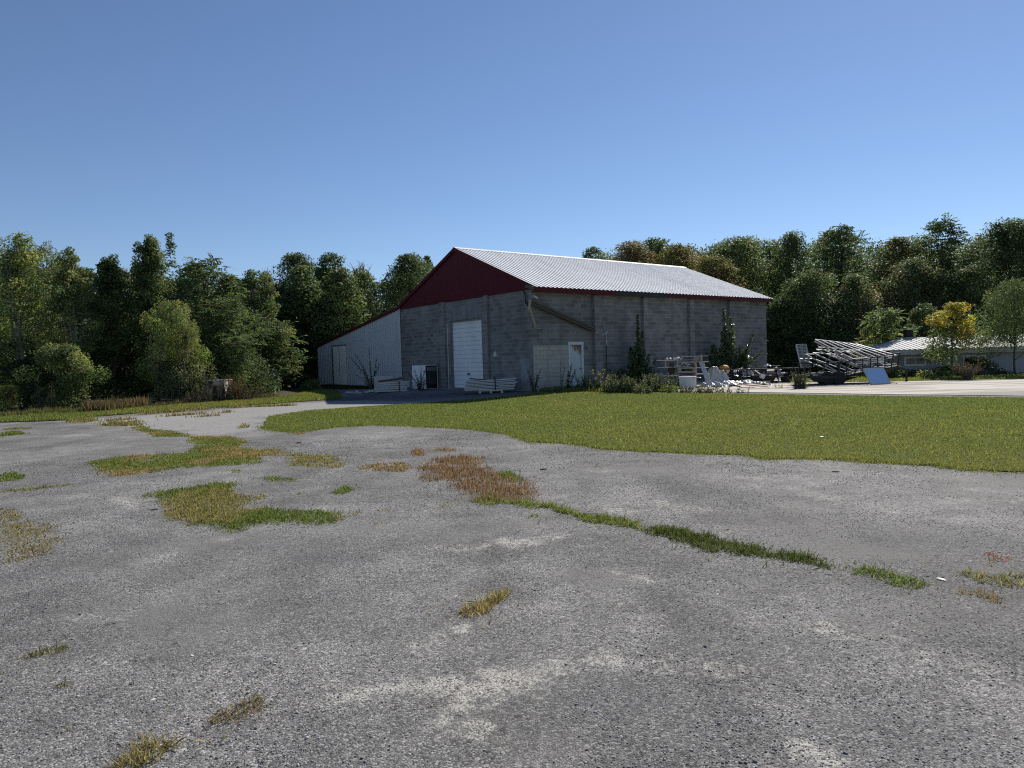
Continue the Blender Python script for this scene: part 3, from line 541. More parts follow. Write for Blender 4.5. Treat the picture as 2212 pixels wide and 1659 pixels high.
# ---------------------------------------------------------------- the block building (local axes: X along the long wall, Y along the gable wall to the left)
PHI = math.pi/2-TH
B = thing('workshop_building', (BX, BY, 0), 'grey concrete block workshop with red gable, silver metal roof and white lean-to', 'building', PHI)
BM = [M['block'], M['beige'], M['greypaint'], M['lintel']]
W = MB(); zt = 4.90; zb = -.35
def wb(x0, x1, y0, y1, z0, z1, front=0): W.box(x0, x1, y0, y1, z0, z1, [0, 0, front if y0 == 0 else 0, 0, 0, front if x0 == 0 and y0 > 0 else 0])
DX0, DX1, DZ = 2.20, 3.06, 2.36; GY0, GY1, GZ = 4.09, 7.12, 3.84
wb(0, DX0, 0, .3, zb, 2.28, 1); wb(0, DX0, 0, .3, 2.28, zt); wb(DX0, DX1, 0, .3, DZ, zt); wb(DX1, BL, 0, .3, zb, zt)
W.box(0, .3, .3, .95, zb, 1.68, [0, 0, 0, 0, 0, 2]); W.box(0, .3, .3, GY0, 1.68, zt); W.box(0, .3, .95, GY0, zb, 1.68)
W.box(0, .3, GY0, GY1, GZ+.75, zt); W.box(0, .3, GY0, GY1, GZ, GZ+.75, [0, 0, 0, 0, 0, 3]); W.box(0, .3, GY1, BW, zb, zt)
W.box(.3, BL, BW-.3, BW, zb, zt); W.box(BL-.3, BL, .3, BW-.3, zb, zt)
# wall-top course and footing ledge
W.build('wall', BM, B)
for x0, x1 in ((3.75, 4.24), (7.24, 7.57), (10.93, 11.29), (14.49, 14.87)):
    MB().box(x0, x1, -.2, -.001, zb, 4.68).build('pilaster', M['block'], B, bevel=.008)
for y0, y1 in ((7.45, 7.95), (3.40, 3.72)): MB().box(-.14, -.001, y0, y1, zb, 4.88).build('pilaster', M['block'], B, bevel=.008)
MB().box(7.2, 8.6, -.42, -.21, zb, .78).build('footing_block', M['slab'], B, bevel=.01)
# roof: ribbed sheets
def slope_z(y): return 4.914+(y+.447)*.402 if y <= BW/2 else 4.914+(BW+.447-y)*.402
OG = .10
def ribbed(p0, du, dv, pitch=.27, rh=.032, th=.012, hip=0):
    """sheet of trapezoid ribs: profile steps along du, ribs run along dv"""
    p0, du, dv = Vector(p0), Vector(du), Vector(dv); L = du.length; u = du/L; n = u.cross(dv).normalized(); m = MB(); prof = []
    k = 0.0
    while k < L:
        for a, b in ((0, 0), (pitch*.60, 0), (pitch*.70, rh), (pitch*.90, rh)):
            if k+a <= L: prof.append((k+a, b))
        k += pitch
    prof.append((L, 0)); V = []
    for s in (0, 1):
        for a, b in prof: V.append(p0+u*a+n*b+dv*(s*(min(1, a/hip) if hip else 1)))
    N = len(prof); F = [(i, i+1, N+i+1, N+i) for i in range(N-1)]
    m.add(V, F); m.add([v-n*th for v in V], [tuple(reversed(f)) for f in F])
    return m
x0, x1 = -OG, BL+.07
rd = ribbed((x0, -.447, 4.93), (x1-x0, 0, 0), (0, BW/2+.447, 2.7)); rf = rd.build('roof', M['roof'], B)
ribbed((x1, BW+.447, 4.93), (x0-x1, 0, 0), (0, -BW/2-.447, 2.7)).build('roof', M['roof'], B)
m = MB(); zr = 4.93+2.7
m.add([(x0-.01, BW/2-.22, zr-.06), (x1+.01, BW/2-.22, zr-.06), (x1+.01, BW/2, zr+.045), (x0-.01, BW/2, zr+.045), (x0-.01, BW/2+.22, zr-.06), (x1+.01, BW/2+.22, zr-.06)], [(0, 1, 2, 3), (3, 2, 5, 4)])
m.build('ridge_cap', M['roof'], rf)
ll0 = (BW+.2, 4.98); ll1 = (BW+LW+.15, LH+.02)
ribbed((x1, ll1[0], ll1[1]+.02), (x0-x1, 0, 0), (0, ll0[0]-ll1[0], ll0[1]-ll1[1])).build('lean_to_roof', M['roof'], B)
# fascia along the eave, red at the near end and dark farther on
MB().box(x0+.02, 5.0, -.43, -.40, 4.70, 4.915).build('fascia', M['redtrim'], B)
MB().box(5.0, 8.9, -.432, -.402, 4.69, 4.915).build('fascia', M['black'], B)
MB().box(8.9, x1-.02, -.43, -.40, 4.72, 4.915).build('fascia', M['redtrim'], B)
MB().box(.0, BL, -.399, -.001, 4.86, 4.88).build('soffit', M['darkwood'], B)
# red gable siding: vertical ribs clipped by the roof
def vsiding(ya, yb, zlo, zhi, xf, pitch, rh, mat, name, flip=1):
    prof = []; k = ya
    while k < yb:
        for a, b in ((0, 0), (pitch*.62, 0), (pitch*.72, rh), (pitch*.90, rh)):
            if k+a < yb: prof.append((k+a, b))
        k += pitch
    prof.append((yb, 0)); V = []
    for y, b in prof: V += [(xf-b, y, zlo(y)), (xf-b, y, zhi(y))]
    m = MB(); m.add(V, [(2*i, 2*i+1, 2*i+3, 2*i+2) for i in range(len(prof)-1)])
    N = len(V); m.add([(xf+.02, y, zlo(y)) for y in (ya, yb)]+[(xf+.02, y, zhi(y)) for y in (ya, yb)], [(0, 1, 3, 2)])
    return m.build(name, mat, B)
gt = lambda y: min(slope_z(y)+.0, 4.93+(min(y, BW-y)+.447)*.402)-.02
pts_y = [-.40, BW/2, BW+.1]
vsiding(-.02, BW/2, lambda y: 4.86, gt, -.03, .2286, .022, M['red'], 'gable_siding'); vsiding(BW/2, BW+.05, lambda y: 4.86, gt, -.03, .2286, .022, M['red'], 'gable_siding')
m = MB()
def rake(y0, z0, y1, z1): m.add([(a, y, z+d) for a in (-OG-.03, -.055) for (y, z) in ((y0, z0), (y1, z1)) for d in (-.17, .02)], [(0, 1, 3, 2), (4, 6, 7, 5), (0, 4, 5, 1), (2, 3, 7, 6), (0, 2, 6, 4), (1, 5, 7, 3)])
rake(-.44, 4.92, BW/2, zr-.01); rake(BW/2+.002, zr-.01, BW+.2, 4.98+.05); rake(BW+.202, 5.02, ll1[0], ll1[1]+.02)
m.build('rake_trim', M['redtrim'], B)
MB().obox((-.16, -.1, 4.93), .12, .62, .16, Matrix.Rotation(.3, 3, 'X')).build('rotten_corner_board', M['darkwood'], B, bevel=.02)
# lean-to
lz = lambda y: ll0[1]+(y-ll0[0])*(ll1[1]-ll0[1])/(ll1[0]-ll0[0])-.03
ls = vsiding(BW+.02, BW+LW, lambda y: .86-.55*min(1, (y-BW)/4) if y < BW+4 else .22, lz, -.035, .30, .03, M['whitesiding'], 'lean_to_siding')
m = MB(); m.box(.02, .2, BW+.02, BW+LW-.02, zb, 3.0); m.box(.2, BL, BW+LW-.2, BW+LW-.02, zb, 2.95); m.box(BL-.2, BL, BW+.02, BW+LW-.2, zb, 3.0); m.build('lean_to_wall', M['whitesiding'], B)
MB().box(-.06, .0, BW+LW-.06, BW+LW+.04, zb, 3.0).build('corner_trim', M['whiteframe'], B)
MB().box(-.07, -.036, BW+.0, BW+.07, .86, 4.85).build('corner_trim', M['whiteframe'], B)
dr = MB().box(-.12, -.075, 20.36, 22.45, .12, 2.98).build('wooden_door', M['peeling'], B); MB().box(-.135, -.12, 21.38, 21.41, .14, 2.96).build('door_seam', M['peelframe'], dr)
m = MB(); m.box(-.11, -.072, 22.46, 22.72, .05, 3.06); m.box(-.11, -.072, 20.30, 22.72, 3.0, 3.07); m.build('door_frame', M['peelframe'], B)
MB().box(-.125, -.12, 20.55, 20.63, 1.5, 1.56).build('handle', M['rust'], dr)
# roll-up door
m = MB(); n = 16; hh = (GZ-.22)/n
for i in range(n):
    z = .21+i*hh; m.add([(.16, GY0, z+.014), (.16, GY1, z+.014), (.16, GY1, z+hh), (.16, GY0, z+hh), (.185, GY0, z), (.185, GY1, z)], [(0, 1, 2, 3), (4, 5, 1, 0)])
ru = m.build('roll_up_door', M['rollup'], B)
MB().box(.13, .16, GY0+.03, GY1-.03, .2, .27).build('bottom_bar', M['galv'], ru); MB().box(.12, .20, 5.5, 5.7, .95, 1.03).build('handle', M['black'], ru)
m = MB(); m.box(.10, .16, GY1-.10, GY1-.001, .2, GZ); m.box(.10, .16, GY0+.001, GY0+.06, .2, GZ); m.box(.08, .16, GY0+.06, GY1-.10, GZ-.1, GZ-.001); m.build('door_track', M['galv'], B)
MB().tube([(-.02, 7.32, .2), (-.02, 7.30, 2), (-.02, 7.31, 3.7)], .018).build('conduit', M['whiteframe'], B)
# personnel door on the long wall
pd = MB().box(DX0+.06, DX1-.06, .06, .10, .22, DZ-.08).build('steel_door', M['rustdoor'], B)
MB().lathe((DX1-.14, .045, 1.15), [(.012, -.02), (.03, -.01), (.032, .02), (.02, .035)], 10, R=Matrix.Rotation(math.pi/2, 3, 'X')).build('door_knob', M['rust'], pd)
m = MB(); m.box(DX0-.05, DX0+.055, -.025, .12, .2, DZ-.07); m.box(DX1-.055, DX1+.05, -.025, .12, .2, DZ-.07); m.box(DX0-.07, DX1+.07, -.03, .12, DZ-.07, DZ+.07); m.build('door_frame', M['whiteframe'], B, bevel=.006)
MB().box(DX0-.1, DX1+.1, -.35, .05, .10, .215).build('door_step', M['slab'], B)
# broken gutter beam, hanging board, cable, lamp pieces, conduit
gb = MB(); gb.obox((0, 0, 0), 1, 1, 1); 
gm = MB(); p, q = Vector((-.25, -.34, 4.22)), Vector((3.66, -.12, 3.05))
gm.beam(p, q, .07, .26); gm.beam(p+Vector((0, -.07, .05)), q+Vector((0, -.07, .05)), .05, .09); gm.beam(p+Vector((0, -.05, -.12)), q+Vector((0, -.05, -.12)), .11, .03)
gm.build('fallen_gutter_board', M['darkwood'], B)
MB().beam((-.34, -.28, 4.0), (.10, -.10, 3.10), .05, .12).build('hanging_board', M['tanwood'], B)
MB().beam((-.36, -.32, 4.35), (-.42, -.30, 3.85), .04, .10).build('hanging_board', M['tanwood'], B)
MB().tube([(-.06, .55, 4.84), (-.10, .35, 4.6), (-.12, .30, 4.2), (-.30, -.1, 4.25)], .022).build('cable', M['black'], B)
MB().tube([(-.06, .45, 4.84), (-.12, .30, 4.5), (-.14, .22, 4.22)], .014).build('cable', M['black'], B)
MB().lathe((-.22, .0, 4.18), [(.03, -.1), (.07, -.06), (.06, .06), (.03, .1)], 10).build('insulator', M['black'], B)
MB().beam((.08, -.03, 4.56), (.33, -.03, 4.45), .02, .08).build('metal_scrap', M['whiteframe'], B)
MB().beam((4.33, -.04, 2.72), (4.62, -.2, 2.93), .03, .06).build('metal_scrap', M['galv'], B)
MB().box(4.60, 4.66, -.05, -.003, 2.25, 2.83).build('conduit', M['galv'], B)
MB().tube([(4.64, -.04, 2.25), (4.62, -.05, 1.2), (4.66, -.05, .25)], .016).build('conduit', M['black'], B)
for y, z in ((12.23, 3.14), (10.77, 3.16), (8.96, 3.16)): MB().box(-.012, -.001, y-.06, y+.06, z-.06, z+.06).build('wall_plate', M['soot'], B)
m = MB(); m.add([(-.012, 2.85, 1.86), (-.012, 3.16, 1.86), (-.012, 2.99, 2.16), (-.002, 2.85, 1.86), (-.002, 3.16, 1.86), (-.002, 2.99, 2.16)], [(0, 1, 2), (3, 5, 4), (0, 3, 4, 1), (1, 4, 5, 2), (2, 5, 3, 0)]); m.build('triangle_plate', M['whiteframe'], B)
# ---------------------------------------------------------------- low shed on the right
hp0 = at(1905, 817.5); hp1 = at(2300, 814); hy = 41.5
def hx(px): return pt(px, 780, hy)[0]
H = thing('low_shed', (hx(1952), hy, 0), 'low grey board shed with long white metal roof behind the concrete pad', 'shed', math.radians(-2))
def hz(px, py): return float(pt(px, py, hy)[2])
Lh = hx(2480)-hx(1952); ez = hz(1990, 758)+.0; rz = ez+.74
m = MB(); k = 0
m.box(0, Lh, 0, .12, -.1, ez); m.box(0, .12, .12, 5.6, -.1, ez); m.box(0, Lh, 5.6, 5.72, -.1, ez); m.box(Lh-.12, Lh, .12, 5.6, -.1, ez)
while k < Lh: m.box(k, k+.012, -.008, -.0005, -.05, ez-.02); k += .3
m.build('wall', M['shed'], H)
ribbed((-1.0, -.45, ez+.10), (Lh+1, 0, 0), (0, 3.31, rz-ez-.02), .3, .03, hip=2.4).build('roof', M['oldroof'], H)
MB().add([(-1, -.45, ez+.09), (-1, 6.17, ez+.09), (1.38, 2.86, rz+.07)], [(0, 2, 1)]).build('roof', M['oldroof'], H)
ribbed((Lh, 6.17, ez+.10), (1.4-Lh, 0, 0), (0, -3.31, rz-ez-.02), .3, .03).build('roof', M['oldroof'], H)
MB().box(-.95, Lh, -.43, -.38, ez-.20, ez+.085).build('fascia', M['shedtrim'], H)
m = MB(); m.box(-.95, .0, -.38, .0, ez-.2, ez-.17); m.build('soffit', M['shedtrim'], H)
def window(x0, x1, z0, z1, pane):
    m = MB(); f = .09; m.box(x0-f, x1+f, -.05, -.012, z0-f, z0); m.box(x0-f, x1+f, -.05, -.012, z1, z1+f); m.box(x0-f, x0, -.05, -.012, z0, z1); m.box(x1, x1+f, -.05, -.012, z0, z1)
    fr = m.build('window', M['whiteframe'], H); MB().box(x0, x1, -.03, -.012, z0, z1).build('pane', pane, fr); MB().box((x0+x1)/2-.015, (x0+x1)/2+.015, -.04, -.031, z0, z1).build('mullion', M['whiteframe'], fr)
HX = lambda px: hx(px)-hx(1952)
cG = Z(2550, 950, .20344)
wx = lambda zx, zy: (HX(cG(zx, zy)[0]), hz(*cG(zx, zy)))
a = wx(508, 580); b = wx(768, 485); window(a[0], b[0], a[1], b[1], M['blind'])
a = wx(1330, 550); b = wx(1612, 462); window(a[0], b[0], a[1], b[1], M['glass'])
ch = thing('chimney_pipe', (hx(2012)+.25, hy+2.86, rz), 'dark square chimney stack on the white shed roof', 'chimney')
MB().box(-.3, .3, -.3, .3, -.3, .12).build('flashing', M['galv'], ch); MB().box(-.2, .2, -.2, .2, .12, .62).build('flue', M['black'], ch, bevel=.02)
bpy.context.view_layer.update()
ch.parent = H; ch.matrix_parent_inverse = H.matrix_world.inverted(); del ch['label']; del ch['category']; ch.name = 'chimney'
# small derelict hutch among the trees at the left
cH = Z(550, 1050, .13562)
hb = at(*cH(600, 985)); hb = pt(*cH(600, 985), float(hb[1])+2.2); hd = float(hb[1])
K = thing('wooden_hutch', (hb[0], hd, 0), 'weathered open fronted wooden hutch half hidden in brush under the left trees', 'hutch')
kx = lambda zx, zy: (float(pt(*cH(zx, zy), hd)[0]-hb[0]), float(pt(*cH(zx, zy), hd)[2]))
(xa, zt_), (xb, _) = kx(400, 490), kx(790, 515)
m = MB(); m.box(xa, xa+.06, 0, .9, 0, zt_); m.box(xb-.07, xb, 0, .9, 0, zt_-.05); m.box(xa, xb, .86, .9, 0, zt_-.1); m.box(xb-.35, xb-.07, 0, .05, 0, zt_-.2); m.build('frame', M['greywood'], K)
MB().box(xa-.1, xb+.02, -.03, 1.0, zt_, zt_+.04).build('top_board', M['greywood'], K); MB().box(xa+.35, xb, -.04, -.002, zt_-.24, zt_-.02).build('front_board', M['greywood'], K)
MB().add([(xa+.08, -.03, zt_-.45), (xa+.30, -.03, zt_-.36), (xa+.33, -.03, zt_-.75), (xa+.2, -.03, zt_-.9), (xa+.08, -.01, zt_-.45), (xa+.30, -.01, zt_-.36), (xa+.33, -.01, zt_-.75), (xa+.2, -.01, zt_-.9)], [(0, 1, 2, 3), (7, 6, 5, 4), (0, 4, 5, 1), (1, 5, 6, 2), (2, 6, 7, 3), (3, 7, 4, 0)]).build('white_cloth', M['tarp'], K)
# thin post and marker by the trees
p = pt(*cH(1978, 820), 42); tp = pt(*cH(1978, 345), 42); P_ = thing('marker_post', (p[0], 42, 0), 'thin pale metal post with small cap in front of the dark trees', 'post')
MB().tube([(0, 0, 0), (0, 0, tp[2])], .022).build('pole', M['galv'], P_); MB().box(-.09, .09, -.05, .05, tp[2], tp[2]+.08).build('cap', M['galv'], P_)
p = pt(*cH(1885, 830), 42); tp = pt(*cH(1885, 560), 42); o = MB().box(-.05, .05, -.05, .05, 0, float(tp[2])).build('fence_post', M['greywood']); o.location = (p[0], 42, 0); tag(o, 'short grey wooden post left of the thin metal post', 'post')
# ---------------------------------------------------------------- things in front of the gable wall
bpy.context.view_layer.update()
def board_stack(name, loc, rz, label, n, L, w, th, mat, seed, splay=0, skew=0, tilt=0):
    T = thing(name, loc, label, 'boards', rz); r = random.Random(seed); z = .0
    for i in range(n):
        dl = r.uniform(-.12, .12); m = MB(); a = r.uniform(-.02, .02)+splay*i/n
        for k in range(3):
            y = (k-1)*w/3+r.uniform(-.02, .02); m.hexa([(-L/2+dl+r.uniform(-.05, .05), y-w/6+.01, z), (L/2+dl, y-w/6+.01, z+a), (L/2+dl, y+w/6-.01, z+a), (-L/2+dl, y+w/6-.01, z),
                (-L/2+dl, y-w/6+.01, z+th), (L/2+dl, y-w/6+.01, z+th+a), (L/2+dl, y+w/6-.01, z+th+a), (-L/2+dl, y+w/6-.01, z+th)])
        m.build('board', mat, T, bevel=.004); z += th+r.uniform(.008, .022)
    return T, z
rg = PHI+math.pi/2                                       # along the gable wall
cL = Z(1340, 1040, .17179); cK = Z(1080, 1020, .11302)
a = at(*cL(560, 655)); T, z = board_stack('board_stack', (a[0], a[1]+.35, a[2]+.16), .10, 'stack of white weathered boards on a pallet right of the roll up door', 7, 2.25, .8, .045, M['paintwood'], 3, .10)
m = MB(); m.box(-.55, .55, -.38, .38, -.05, -.005)
for x in (-.5, 0, .5): m.box(x-.05, x+.05, -.38, .38, -.15, -.05)
m.build('pallet', M['greywood'], T); MB().box(.18, .22, -.42, .42, 0, z+.14).build('strap', M['black'], T)
MB().obox((-.55, -.1, z+.05), .8, .5, .05, Matrix.Rotation(.12, 3, 'Y')).build('top_sheet', M['darkwood'], T)
a = at(*cK(560, 1150)); T, z = board_stack('board_stack', (a[0], a[1]+.5, a[2]+.05), .42, 'stack of long white boards left of the discarded cabinet by the white lean-to', 5, 1.7, .5, .085, M['paintwood'], 4, .03)
MB().box(.33, .37, -.27, .27, 0, z+.02).build('strap', M['black'], T)
MB().obox((.72, -.262, .3), .05, .012, .05).build('stencil_mark', M['black'], T)
T2 = thing('wood_sheet', (a[0]-.55, a[1]+1.25, a[2]), 'grey board panel leaning behind the left stack of white boards', 'panel', .30)
MB().obox((0, 0, .44), 1.05, .04, .85, Matrix.Rotation(-.12, 3, 'X')).build('panel', M['greywood'], T2)
pp = MB().tube([(a[0]-.62, a[1]+.1, a[2]+z+.1), (a[0]+.62, a[1]+.85, a[2]+z+.22)], .055, 8).build('rusty_pipe', M['rust']); tag(pp, 'rusty brown pipe lying on the left stack of white boards', 'pipe')
a = at(*cK(1440, 1075)); FR = thing('discarded_cabinet', (a[0], a[1]+.45, a[2]), 'discarded white metal cabinet with dark grille side left of the roll up door', 'cabinet', PHI-math.pi/2+.20)
MB().box(-.55, .55, -.44, .44, .03, 1.33).build('body', M['rollup'], FR, bevel=.012); MB().box(.22, .235, -.452, -.441, .05, 1.30).build('seam', M['soot'], FR)
sp = MB().box(.551, .565, -.40, .40, .06, 1.30).build('open_side', M['soot'], FR)
m = MB(); m.box(.551, .59, .40, .45, .03, 1.35); m.box(.551, .59, -.44, .40, 1.30, 1.35); m.build('edge_frame', M['whiteframe'], FR)
m = MB()
for i in range(12): m.box(.566, .59, -.30, .34, .30+i*.06, .312+i*.06)
m.build('coil', M['galv'], FR); MB().box(.566, .58, -.34, .34, 1.02, 1.22).build('label_plate', M['galv'], FR)
a = at(*Z(900, 900, .27125)(500, 940)); T = thing('scrap_wood', (a[0], a[1], a[2]), 'small heap of broken white laths on the ground before the lean-to', 'scrap', rg)
for i, (x, y, l, an) in enumerate(((0, 0, 1.3, .2), (.2, .15, 1.1, -.1), (-.3, .1, .9, .6), (-.1, -.15, .8, -.35))): MB().beam((x-l/2*math.cos(an), y-l/2*math.sin(an), .04+i*.035), (x+l/2*math.cos(an), y+l/2*math.sin(an), .08+i*.035), .09, .03).build('lath', M['paintwood'], T)
def crumple(name, c, rx, ry, h, mat, seed, label, cat, peaks=(), n=46, rz=0, parent=None, amp=.3):
    X, Y = np.meshgrid(np.linspace(-1, 1, n), np.linspace(-1, 1, n)); a = np.arctan2(Y, X); rad = np.maximum(np.abs(X), np.abs(Y))
    q = 1+.22*(vnoise(np.cos(a)*1.3, np.sin(a)*1.3, 1.7, seed)-.5)*2; wx = X*np.sqrt(1-Y*Y/2)*rx*q; wy = Y*np.sqrt(1-X*X/2)*ry*q
    r2 = np.clip(1-(X**2+Y**2)/1.35, 0, 1)
    rid = 1-np.abs(2*vnoise(wx, wy, 3.2, seed+1)-1); rid2 = 1-np.abs(2*vnoise(wx+wy*.4, wy, 7.5, seed+2)-1)
    zz = h*(amp*rid**2*.7+amp*.35*rid2**2)*np.clip(r2*2.2, 0.05, 1)
    for px, py, s, hh in peaks:
        d = np.hypot((wx-px)/s, (wy-py)/s); zz = np.maximum(zz, hh*np.exp(-(d/(1+.16*np.sin(5*np.arctan2(wy-py, wx-px)+px*9)+.08*np.sin(11*np.arctan2(wy-py, wx-px))))**3.2)*(.88+.14*rid)+zz*.35)
    ca, sa = math.cos(rz), math.sin(rz); V = np.stack([c[0]+wx*ca-wy*sa, c[1]+wx*sa+wy*ca, c[2]+.012+zz], 2).reshape(-1, 3)
    I = (np.arange(n-1)[:, None]*n+np.arange(n-1)[None]).ravel(); o = np_mesh(name, V, np.stack([I, I+1, I+1+n, I+n], 1), mat, parent, smooth=True)
    sd_ = o.modifiers.new('thickness', 'SOLIDIFY'); sd_.thickness = .006
    if label: tag(o, label, cat)
    return o
a = at(*Z(900, 900, .27125)(700, 925)); crumple('plastic_sheet', a, .45, .25, .3, M['tarp'], 8, 'small crumpled white sheet at the near end of the left board stack', 'sheet', amp=.6)
# ---------------------------------------------------------------- junk shelving in front of the long wall
cR = Z(1900, 1010, .11302); RD = 34.6
def kr(zx, zy, d=RD): p = pt(*cR(zx, zy), d); return float(p[0]), float(p[2])
rx0, _ = kr(240, 1100); RB = thing('junk_shelving', (rx0, RD, 0), 'rickety grey wooden shelving piled with junk in front of the block wall', 'shelves')
def R_(zx, zy): a, b = kr(zx, zy); return a-rx0, b
def rbox(name, zx0, zx1, zy0, zy1, y0, y1, mat, par=RB, bev=.004):
    a = R_(zx0, zy1); b = R_(zx1, zy0); return MB().box(a[0], b[0], y0, y1, a[1], b[1]).build(name, mat, par, bevel=bev)
for zx0, zx1, zy, th, y0, y1, mt in ((245, 1205, 392, 20, 0, .6, 'greywood'), (232, 1140, 572, 20, 0, .6, 'greywood'), (215, 860, 800, 24, -.05, .6, 'greywood'), (860, 1575, 282, 34, .15, .75, 'greywood'), (860, 1580, 430, 36, .1, .7, 'greywood'), (866, 1585, 588, 34, .1, .7, 'greywood'), (1195, 1600, 745, 34, .1, .7, 'greywood'), (680, 1225, 740, 28, -.1, .5, 'darkwood'), (700, 1225, 800, 22, -.15, .5, 'greywood')):
    rbox('shelf', zx0, zx1, zy, zy+th, y0, y1, M[mt])
for zx, zy0, zy1, wd, y in ((433, 412, 572, 14, .04), (505, 412, 572, 14, .5), (757, 412, 720, 14, .03), (830, 412, 572, 14, .5), (1300, 316, 1090, 50, .6), (480, 820, 1095, 80, .3), (1240, 620, 1090, 40, .55), (930, 316, 430, 12, .5), (880, 620, 800, 14, .6)):
    rbox('post', zx-wd/2, zx+wd/2, zy0, zy1, y, y+.06, M['greywood'] if wd > 20 else M['galv'])
rbox('post', 1350, 1398, 255, 440, .02, .08, M['tanwood']); rbox('wooden_box', 752, 848, 592, 730, -.02, .3, M['tanwood'])
rbox('added_dark_panel', 870, 1200, 622, 738, .50, .53, M['darkwood']); rbox('added_dark_panel', 500, 1260, 832, 1095, .48, .51, M['darkwood']); rbox('added_dark_panel', 560, 745, 600, 795, .46, .49, M['darkwood']); rbox('added_dark_panel', 590, 730, 470, 568, .46, .49, M['darkwood'])  # dark panels added for shade in the shelf gaps, one for dark junk
rbox('back_panel', 1205, 1350, 318, 425, .25, .29, M['tanwood']); rbox('cabinet_panel', 522, 760, 868, 1095, .05, .09, M['tanwood'])
a, b = R_(1500, 455), R_(1525, 740); MB().beam((a[0]-.02, .4, a[1]), (b[0], .35, b[1]), .09, .05).build('leaning_board', M['tanwood'], RB)
def item(name, label, cat, mb, mat, **k): o = mb.build(name, mat, **k); return tag(o, label, cat)
def wp(zx, zy, dy): a = kr(zx, zy); return (a[0], RD+dy, a[1])
# things lying on the shelves
def jug(c, L, r_, mat, name, label, cat, ax='Y', an=0):
    R = Matrix.Rotation(an, 3, 'Z') @ Matrix.Rotation(math.pi/2, 3, ax) if ax else Matrix.Identity(3)
    return item(name, label, cat, MB().lathe(c, [(r_*.85, -L/2), (r_, -L/2+.02), (r_, L*.28), (r_*.45, L*.42), (r_*.4, L/2)], 12, R=R), mat, smooth=True)
c = wp(410, 370, .25); item('wire_can', 'rusty open tin can standing leftmost on the top shelf', 'can', MB().lathe((c[0], c[1], c[2]-.04), [(.055, 0), (.06, .01), (.058, .10), (.05, .10), (.05, .02)], 12), M['rust'])
jug(wp(505, 368, .2), .11, .05, M['whiteplastic'], 'white_jar', 'small white jar lying beside the rusty tin can', 'jar'); jug(wp(582, 366, .2), .17, .048, M['galv'], 'olive_bottle', 'long dull green grey bottle lying on the top shelf', 'bottle')
c = wp(697, 368, .2); item('white_bucket', 'small upright white bucket in the middle of the top shelf', 'bucket', MB().lathe((c[0], c[1], c[2]-.035), [(.055, 0), (.068, .09), (.073, .09), (.073, .10), (.06, .10)], 14), M['whiteplastic'])
jug(wp(800, 352, .25), .2, .062, M['whiteplastic'], 'white_jug', 'big white jug lying at the right of the top shelf', 'jug'); jug(wp(870, 365, .15), .14, .035, M['whiteplastic'], 'white_bottle', 'slim white bottle right of the big white jug', 'bottle')
c = wp(940, 560, .12); m = MB(); m.tube([(c[0]+.17*math.cos(t), c[1], c[2]+.155*math.sin(t)) for t in np.linspace(0, math.pi, 14)], .012, 6); item('white_hoop', 'white hoop standing on the middle shelf', 'hoop', m, M['whiteplastic'])
jug(wp(1080, 510, .2), .15, .035, M['whiteplastic'], 'pipe_elbow', 'short white pipe piece hanging right of the white hoop', 'pipe')
for i, (zx, zy, w_, h_, mt, lab) in enumerate(((660, 540, .12, .14, 'darkwood', 'dark small box at the back of the middle shelf'), (735, 545, .06, .1, 'whiteplastic', 'white carton left of the rusty post on the middle shelf'), (800, 550, .1, .08, 'whiteplastic', 'crumpled white packet beside the hoop on the middle shelf'), (1010, 690, .3, .16, 'darkwood', 'dark scrap box inside the right lower shelf'), (1180, 550, .16, .14, 'darkwood', 'brown box at the right of the middle shelf'))):
    c = wp(zx, zy, .28); item('small_box', lab, 'box', MB().obox(c, w_, .18, h_, Matrix.Rotation(.2*i, 3, 'Z')), M[mt], bevel=.008)
a, b = wp(255, 790, .0), wp(300, 650, .25); c_, d_ = wp(540, 790, .1), wp(480, 680, .3)
for i, (zx0, zx1, zy, dy) in enumerate(((700, 1200, 722, -.02),)):
    for k in range(3):
        a0, b0 = wp(zx0+k*30, zy-k*13, dy), wp(zx1-k*45, zy-k*13, dy+.1)
        item('stored_board', '%s board of the short pile above the lowest right shelf' % ('lowest', 'middle', 'topmost')[k], 'board', MB().beam(a0, b0, .16, .022), M['tanwood' if k == 1 else 'greywood'])
item('grey_sheet', 'bent grey sheet leaning on the lowest left shelf', 'sheet', MB().add([a, b, d_, c_, (a[0], a[1]+.02, a[2]-.01), (b[0], b[1]+.02, b[2]), (d_[0], d_[1]+.02, d_[2]), (c_[0], c_[1]+.02, c_[2]-.01)], [(0, 1, 2, 3), (7, 6, 5, 4), (0, 4, 5, 1), (1, 5, 6, 2), (2, 6, 7, 3), (3, 7, 4, 0)]), M['galv'])
for i, (zx0, zx1, zy0, zy1) in enumerate(((880, 1220, 845, 862), (880, 1225, 870, 848), (660, 800, 790, 770))):
    a, b = wp(zx0, zy0, -.05), wp(zx1, zy1, -.02); item('loose_board', ('lower loose grey board above the white tub', 'upper loose grey board above the white tub', 'short grey board left of the loose boards')[i], 'board', MB().beam(a, b, .14, .022), M['greywood'])
